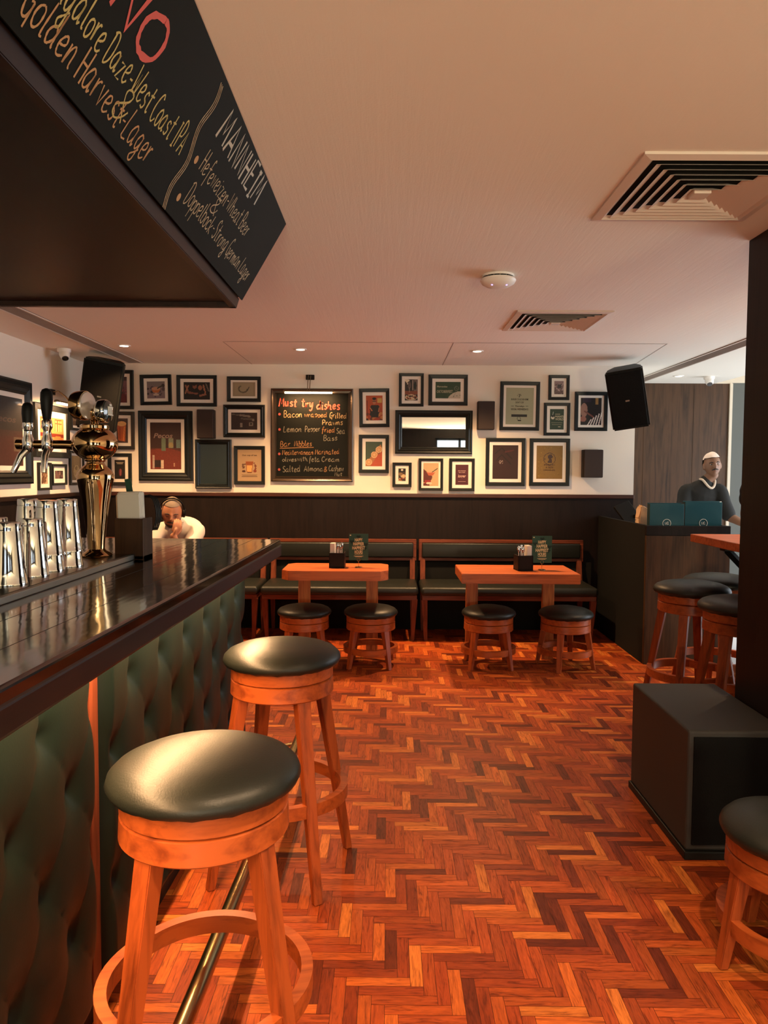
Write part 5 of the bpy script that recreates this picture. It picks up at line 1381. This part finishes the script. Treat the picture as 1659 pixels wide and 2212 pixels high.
# seated man resting his face on his hand
hr = Matrix.Rotation(R(15), 3, 'Z') @ Matrix.Rotation(R(20), 3, 'X') @ Matrix.Rotation(R(4), 3, 'Y') @ Matrix.Scale(1.08, 3)
hc = Vector((-1.79, 6.12, 1.085))
pm, hm, iv = person('seated man in a white shirt with headphones, leaning his face on his hand', (-1.76, 6.42, .58), (-1.76, 6.33, .90), (-1.775, 6.23, .985), hc, hr,
    [((-1.915, 6.27, .925), (-1.99, 6.05, .72), (-1.88, 5.92, .745)), ((-1.62, 6.27, .925), (-1.665, 6.0, .70), (-1.73, 5.955, .905))],
    [((-1.86, 6.38, .56), (-1.92, 6.00, .54), (-1.92, 6.05, .10), (-1.92, 5.93, .04)), ((-1.66, 6.38, .56), (-1.60, 6.00, .54), (-1.60, 6.05, .10), (-1.60, 5.93, .04))],
    M['skin2'], M['shirtw'], M['blackmatt'], .8,
    hands=[dict(wrist=(-1.73, 5.955, .905), fwd=(.30, .10, .85), palm=(-.55, .8, -.1), curl=.55, left=False, thumb_in=.2), dict(wrist=(-1.88, 5.92, .745), fwd=(1, 0, .05), palm=(0, 0, -1), curl=.4, left=True)], cls='white_shirt', build=1.06)
face_bits(pm, hm, M['beard'], True, stache=M['beard'])
b = B(); bmesh.ops.create_uvsphere(b, u_segments=32, v_segments=24, radius=1)
for v in b.verts: v.co = (v.co.x * .081, v.co.y * .101 + .004, v.co.z * .122 + .002)
bmesh.ops.delete(b, geom=[v for v in b.verts if not (v.co.z > .050 + max(0, -v.co.y) * .30 or (v.co.y > .035 and v.co.z > -.05))], context='VERTS'); xform(b, hm); hh = fin('hair', b, M['hairg'], pm, 'all')
b = B(); bmesh.ops.create_uvsphere(b, u_segments=32, v_segments=24, radius=1)
for v in b.verts:
    x, y, z = v.co; kx = 1 - .30 * (-z) ** 1.5 if z < 0 else 1; v.co = (x * .080 * kx, y * .100, z * .124)
bmesh.ops.delete(b, geom=[v for v in b.verts if not (v.co.y < .01 and v.co.z < -.066 + (.04 if abs(v.co.x) > .05 else 0))], context='VERTS'); xform(b, hm); fin('beard', b, M['beard'], pm, 'all')
b = B(); tube(b, [(.091 * math.cos(R(a)), -.030 * math.sin(R(a)), .02 + .110 * math.sin(R(a))) for a in range(0, 181, 12)], .0065, 8); xform(b, hm)
hp = fin('headphones', b, M['black'], None, True); tag(hp, 'black over-ear headphones worn by the seated man', 'headphones')
for v in hp.data.vertices: v.co = iv.inverted() @ v.co
for s in (-1, 1):
    b = B(); lathe(b, [(.030, -.012), (.036, -.008), (.036, .008), (.028, .014)], 24); xform(b, iv.inverted() @ hm @ Matrix.Translation((s * .090, .006, .0)) @ Matrix.Rotation(s * PI / 2, 4, 'Y')); fin('ear_cup', b, M['black'], hp, True)
b = B()
for s in (-1, 1): prism(b, [(s * .012, -.02), (s * .075, .028), (s * .072, -.045), (s * .04, -.062)][::s], -.005, .005, 'xz')
xform(b, iv @ Matrix.Translation((-1.775, 6.145, .985)) @ Matrix.Rotation(R(-35), 4, 'X')); fin('collar', b, M['shirtw'], pm)

# standing worker in a white cap
hr = Matrix.Rotation(R(-8), 3, 'Z') @ Matrix.Rotation(R(-3), 3, 'X') @ Matrix.Rotation(R(-5), 3, 'Y')
hc = Vector((3.13, 7.18, 1.515))
pw_, hm, iv = person('worker in a white cap and black shirt standing behind the host station', (3.06, 7.27, .90), (3.06, 7.25, 1.21), (3.09, 7.22, 1.36), hc, hr,
    [((2.915, 7.25, 1.262), (2.84, 7.18, 1.03), (2.93, 6.98, .86)), ((3.215, 7.20, 1.268), (3.275, 7.12, 1.03), (3.385, 6.98, .945))],
    [((2.98, 7.27, .88), (2.97, 7.26, .48), (2.97, 7.28, .08), (2.96, 7.15, .03)), ((3.14, 7.27, .88), (3.17, 7.26, .48), (3.17, 7.28, .08), (3.20, 7.15, .03))],
    M['skin'], M['shirtb'], M['blackmatt'], .92,
    hands=[dict(wrist=(3.385, 6.98, .945), fwd=(.75, -.5, -.25), palm=(-.2, -.3, -.9), curl=1.0, left=False, thumb_in=.8), dict(wrist=(2.93, 6.98, .86), fwd=(.3, -.8, -.2), palm=(0, 0, -1), curl=.5, left=True)], cls='black_shirt', build=.93)
face_bits(pw_, hm, M['hair'], stache=M['hair'])
b = B(); bmesh.ops.create_uvsphere(b, u_segments=36, v_segments=28, radius=1)
for v in b.verts: v.co = (v.co.x * .086, v.co.y * .108 + .004, v.co.z * .125 + .006)
bmesh.ops.delete(b, geom=[v for v in b.verts if not (v.co.z > .058 + v.co.y * -.10 - (.05 if v.co.y > .03 else 0))], context='VERTS')
rr = random.Random(4)
for v in b.verts: v.co *= 1 + .02 * math.sin(v.co.x * 90 + v.co.y * 40)
xform(b, hm); fin('cap', b, mat('cap_cotton', (.70, .58, .50), .9), pw_, 'all')
b = B(); bmesh.ops.create_uvsphere(b, u_segments=28, v_segments=20, radius=1)
for v in b.verts: v.co = (v.co.x * .0795, v.co.y * .100 + .003, v.co.z * .120)
bmesh.ops.delete(b, geom=[v for v in b.verts if not ((v.co.y > .02 and v.co.z > -.05) or (v.co.z > .060))], context='VERTS'); xform(b, hm); fin('hair', b, M['hair'], pw_, 'all')
b = B(); tube(b, [(.070 * math.sin(a), -.062 * math.cos(a) - .01, .016 - .085 * max(0, math.cos(a)) ** 2) for a in [R(x) for x in range(-175, 176, 14)]], .011, 8)
xform(b, iv @ Matrix.Translation((3.095, 7.21, 1.365)) @ Matrix.Rotation(R(14), 4, 'Z')); fin('collar', b, mat('cream_collar', (.60, .48, .36), .85), pw_, True)
b = B(); box(b, -.018, .018, -.002, .002, -.012, .012, .002); xform(b, iv @ Matrix.Translation((3.185, 7.115, 1.155)) @ Matrix.Rotation(R(-15), 4, 'Y')); fin('name_badge', b, M['paper'], pw_)
b = B(); ellip(b, (3.452, 6.935, .925), (.026, .022, .030), 14, 10); rr = random.Random(6)
for v in b.verts: v.co += Vector((rr.uniform(-.004, .004),) * 3)
tag(fin('tissue', b, M['paper'], None, True), 'crumpled white tissue held in the capped worker\'s hand', 'tissue')

# third person, mostly behind the pillar
hr = Matrix.Rotation(R(160), 3, 'Z')
p3, hm, iv = person('person in a black top, all but one arm hidden behind the dark pillar', (2.60, 4.98, .90), (2.60, 4.98, 1.22), (2.60, 4.98, 1.40), (2.60, 4.97, 1.56), hr,
    [((2.44, 4.98, 1.33), (2.405, 4.96, 1.15), (2.50, 4.80, 1.08)), ((2.73, 4.98, 1.33), (2.80, 5.0, 1.05), (2.80, 4.8, .85))],
    [((2.48, 4.98, .88), (2.47, 4.97, .48), (2.47, 5.0, .08), (2.46, 5.12, .03)), ((2.64, 4.98, .88), (2.65, 4.97, .48), (2.65, 5.0, .08), (2.66, 5.12, .03))],
    M['skin'], M['shirtb'], M['blackmatt'], .35, hands=[dict(wrist=(2.48, 4.80, 1.08), fwd=(.8, -.5, 0), palm=(0, 0, -1), curl=.5, left=True), dict(wrist=(2.80, 4.8, .85), fwd=(0, -.8, -.5), palm=(-1, 0, 0), curl=.4)], cls='black_top')
b = B(); bmesh.ops.create_uvsphere(b, u_segments=28, v_segments=20, radius=1)
for v in b.verts: v.co = (v.co.x * .0805, v.co.y * .101 + .003, v.co.z * .122)
bmesh.ops.delete(b, geom=[v for v in b.verts if not ((v.co.y > .02 and v.co.z > -.05) or (v.co.z > .060))], context='VERTS'); xform(b, hm); fin('hair', b, M['hair'], p3, 'all')

# ================================================================== REMAINING CEILING LAMPS (overhead and behind the viewer)
downlight(.22, .55, 'downlight over the near bar stools, above the viewer', 140, 100, .8, WARM)
downlight(.85, 1.25, 'downlight over the open floor beside the bar, above the viewer', 125, 105, .8, WARM)
downlight(2.6, 4.25, 'downlight behind the dark pillar, over the high table', 90, 100, .6, WARM)
downlight(2.15, 1.95, 'downlight beside the near face of the dark pillar', 90, 100, .6, WARM)
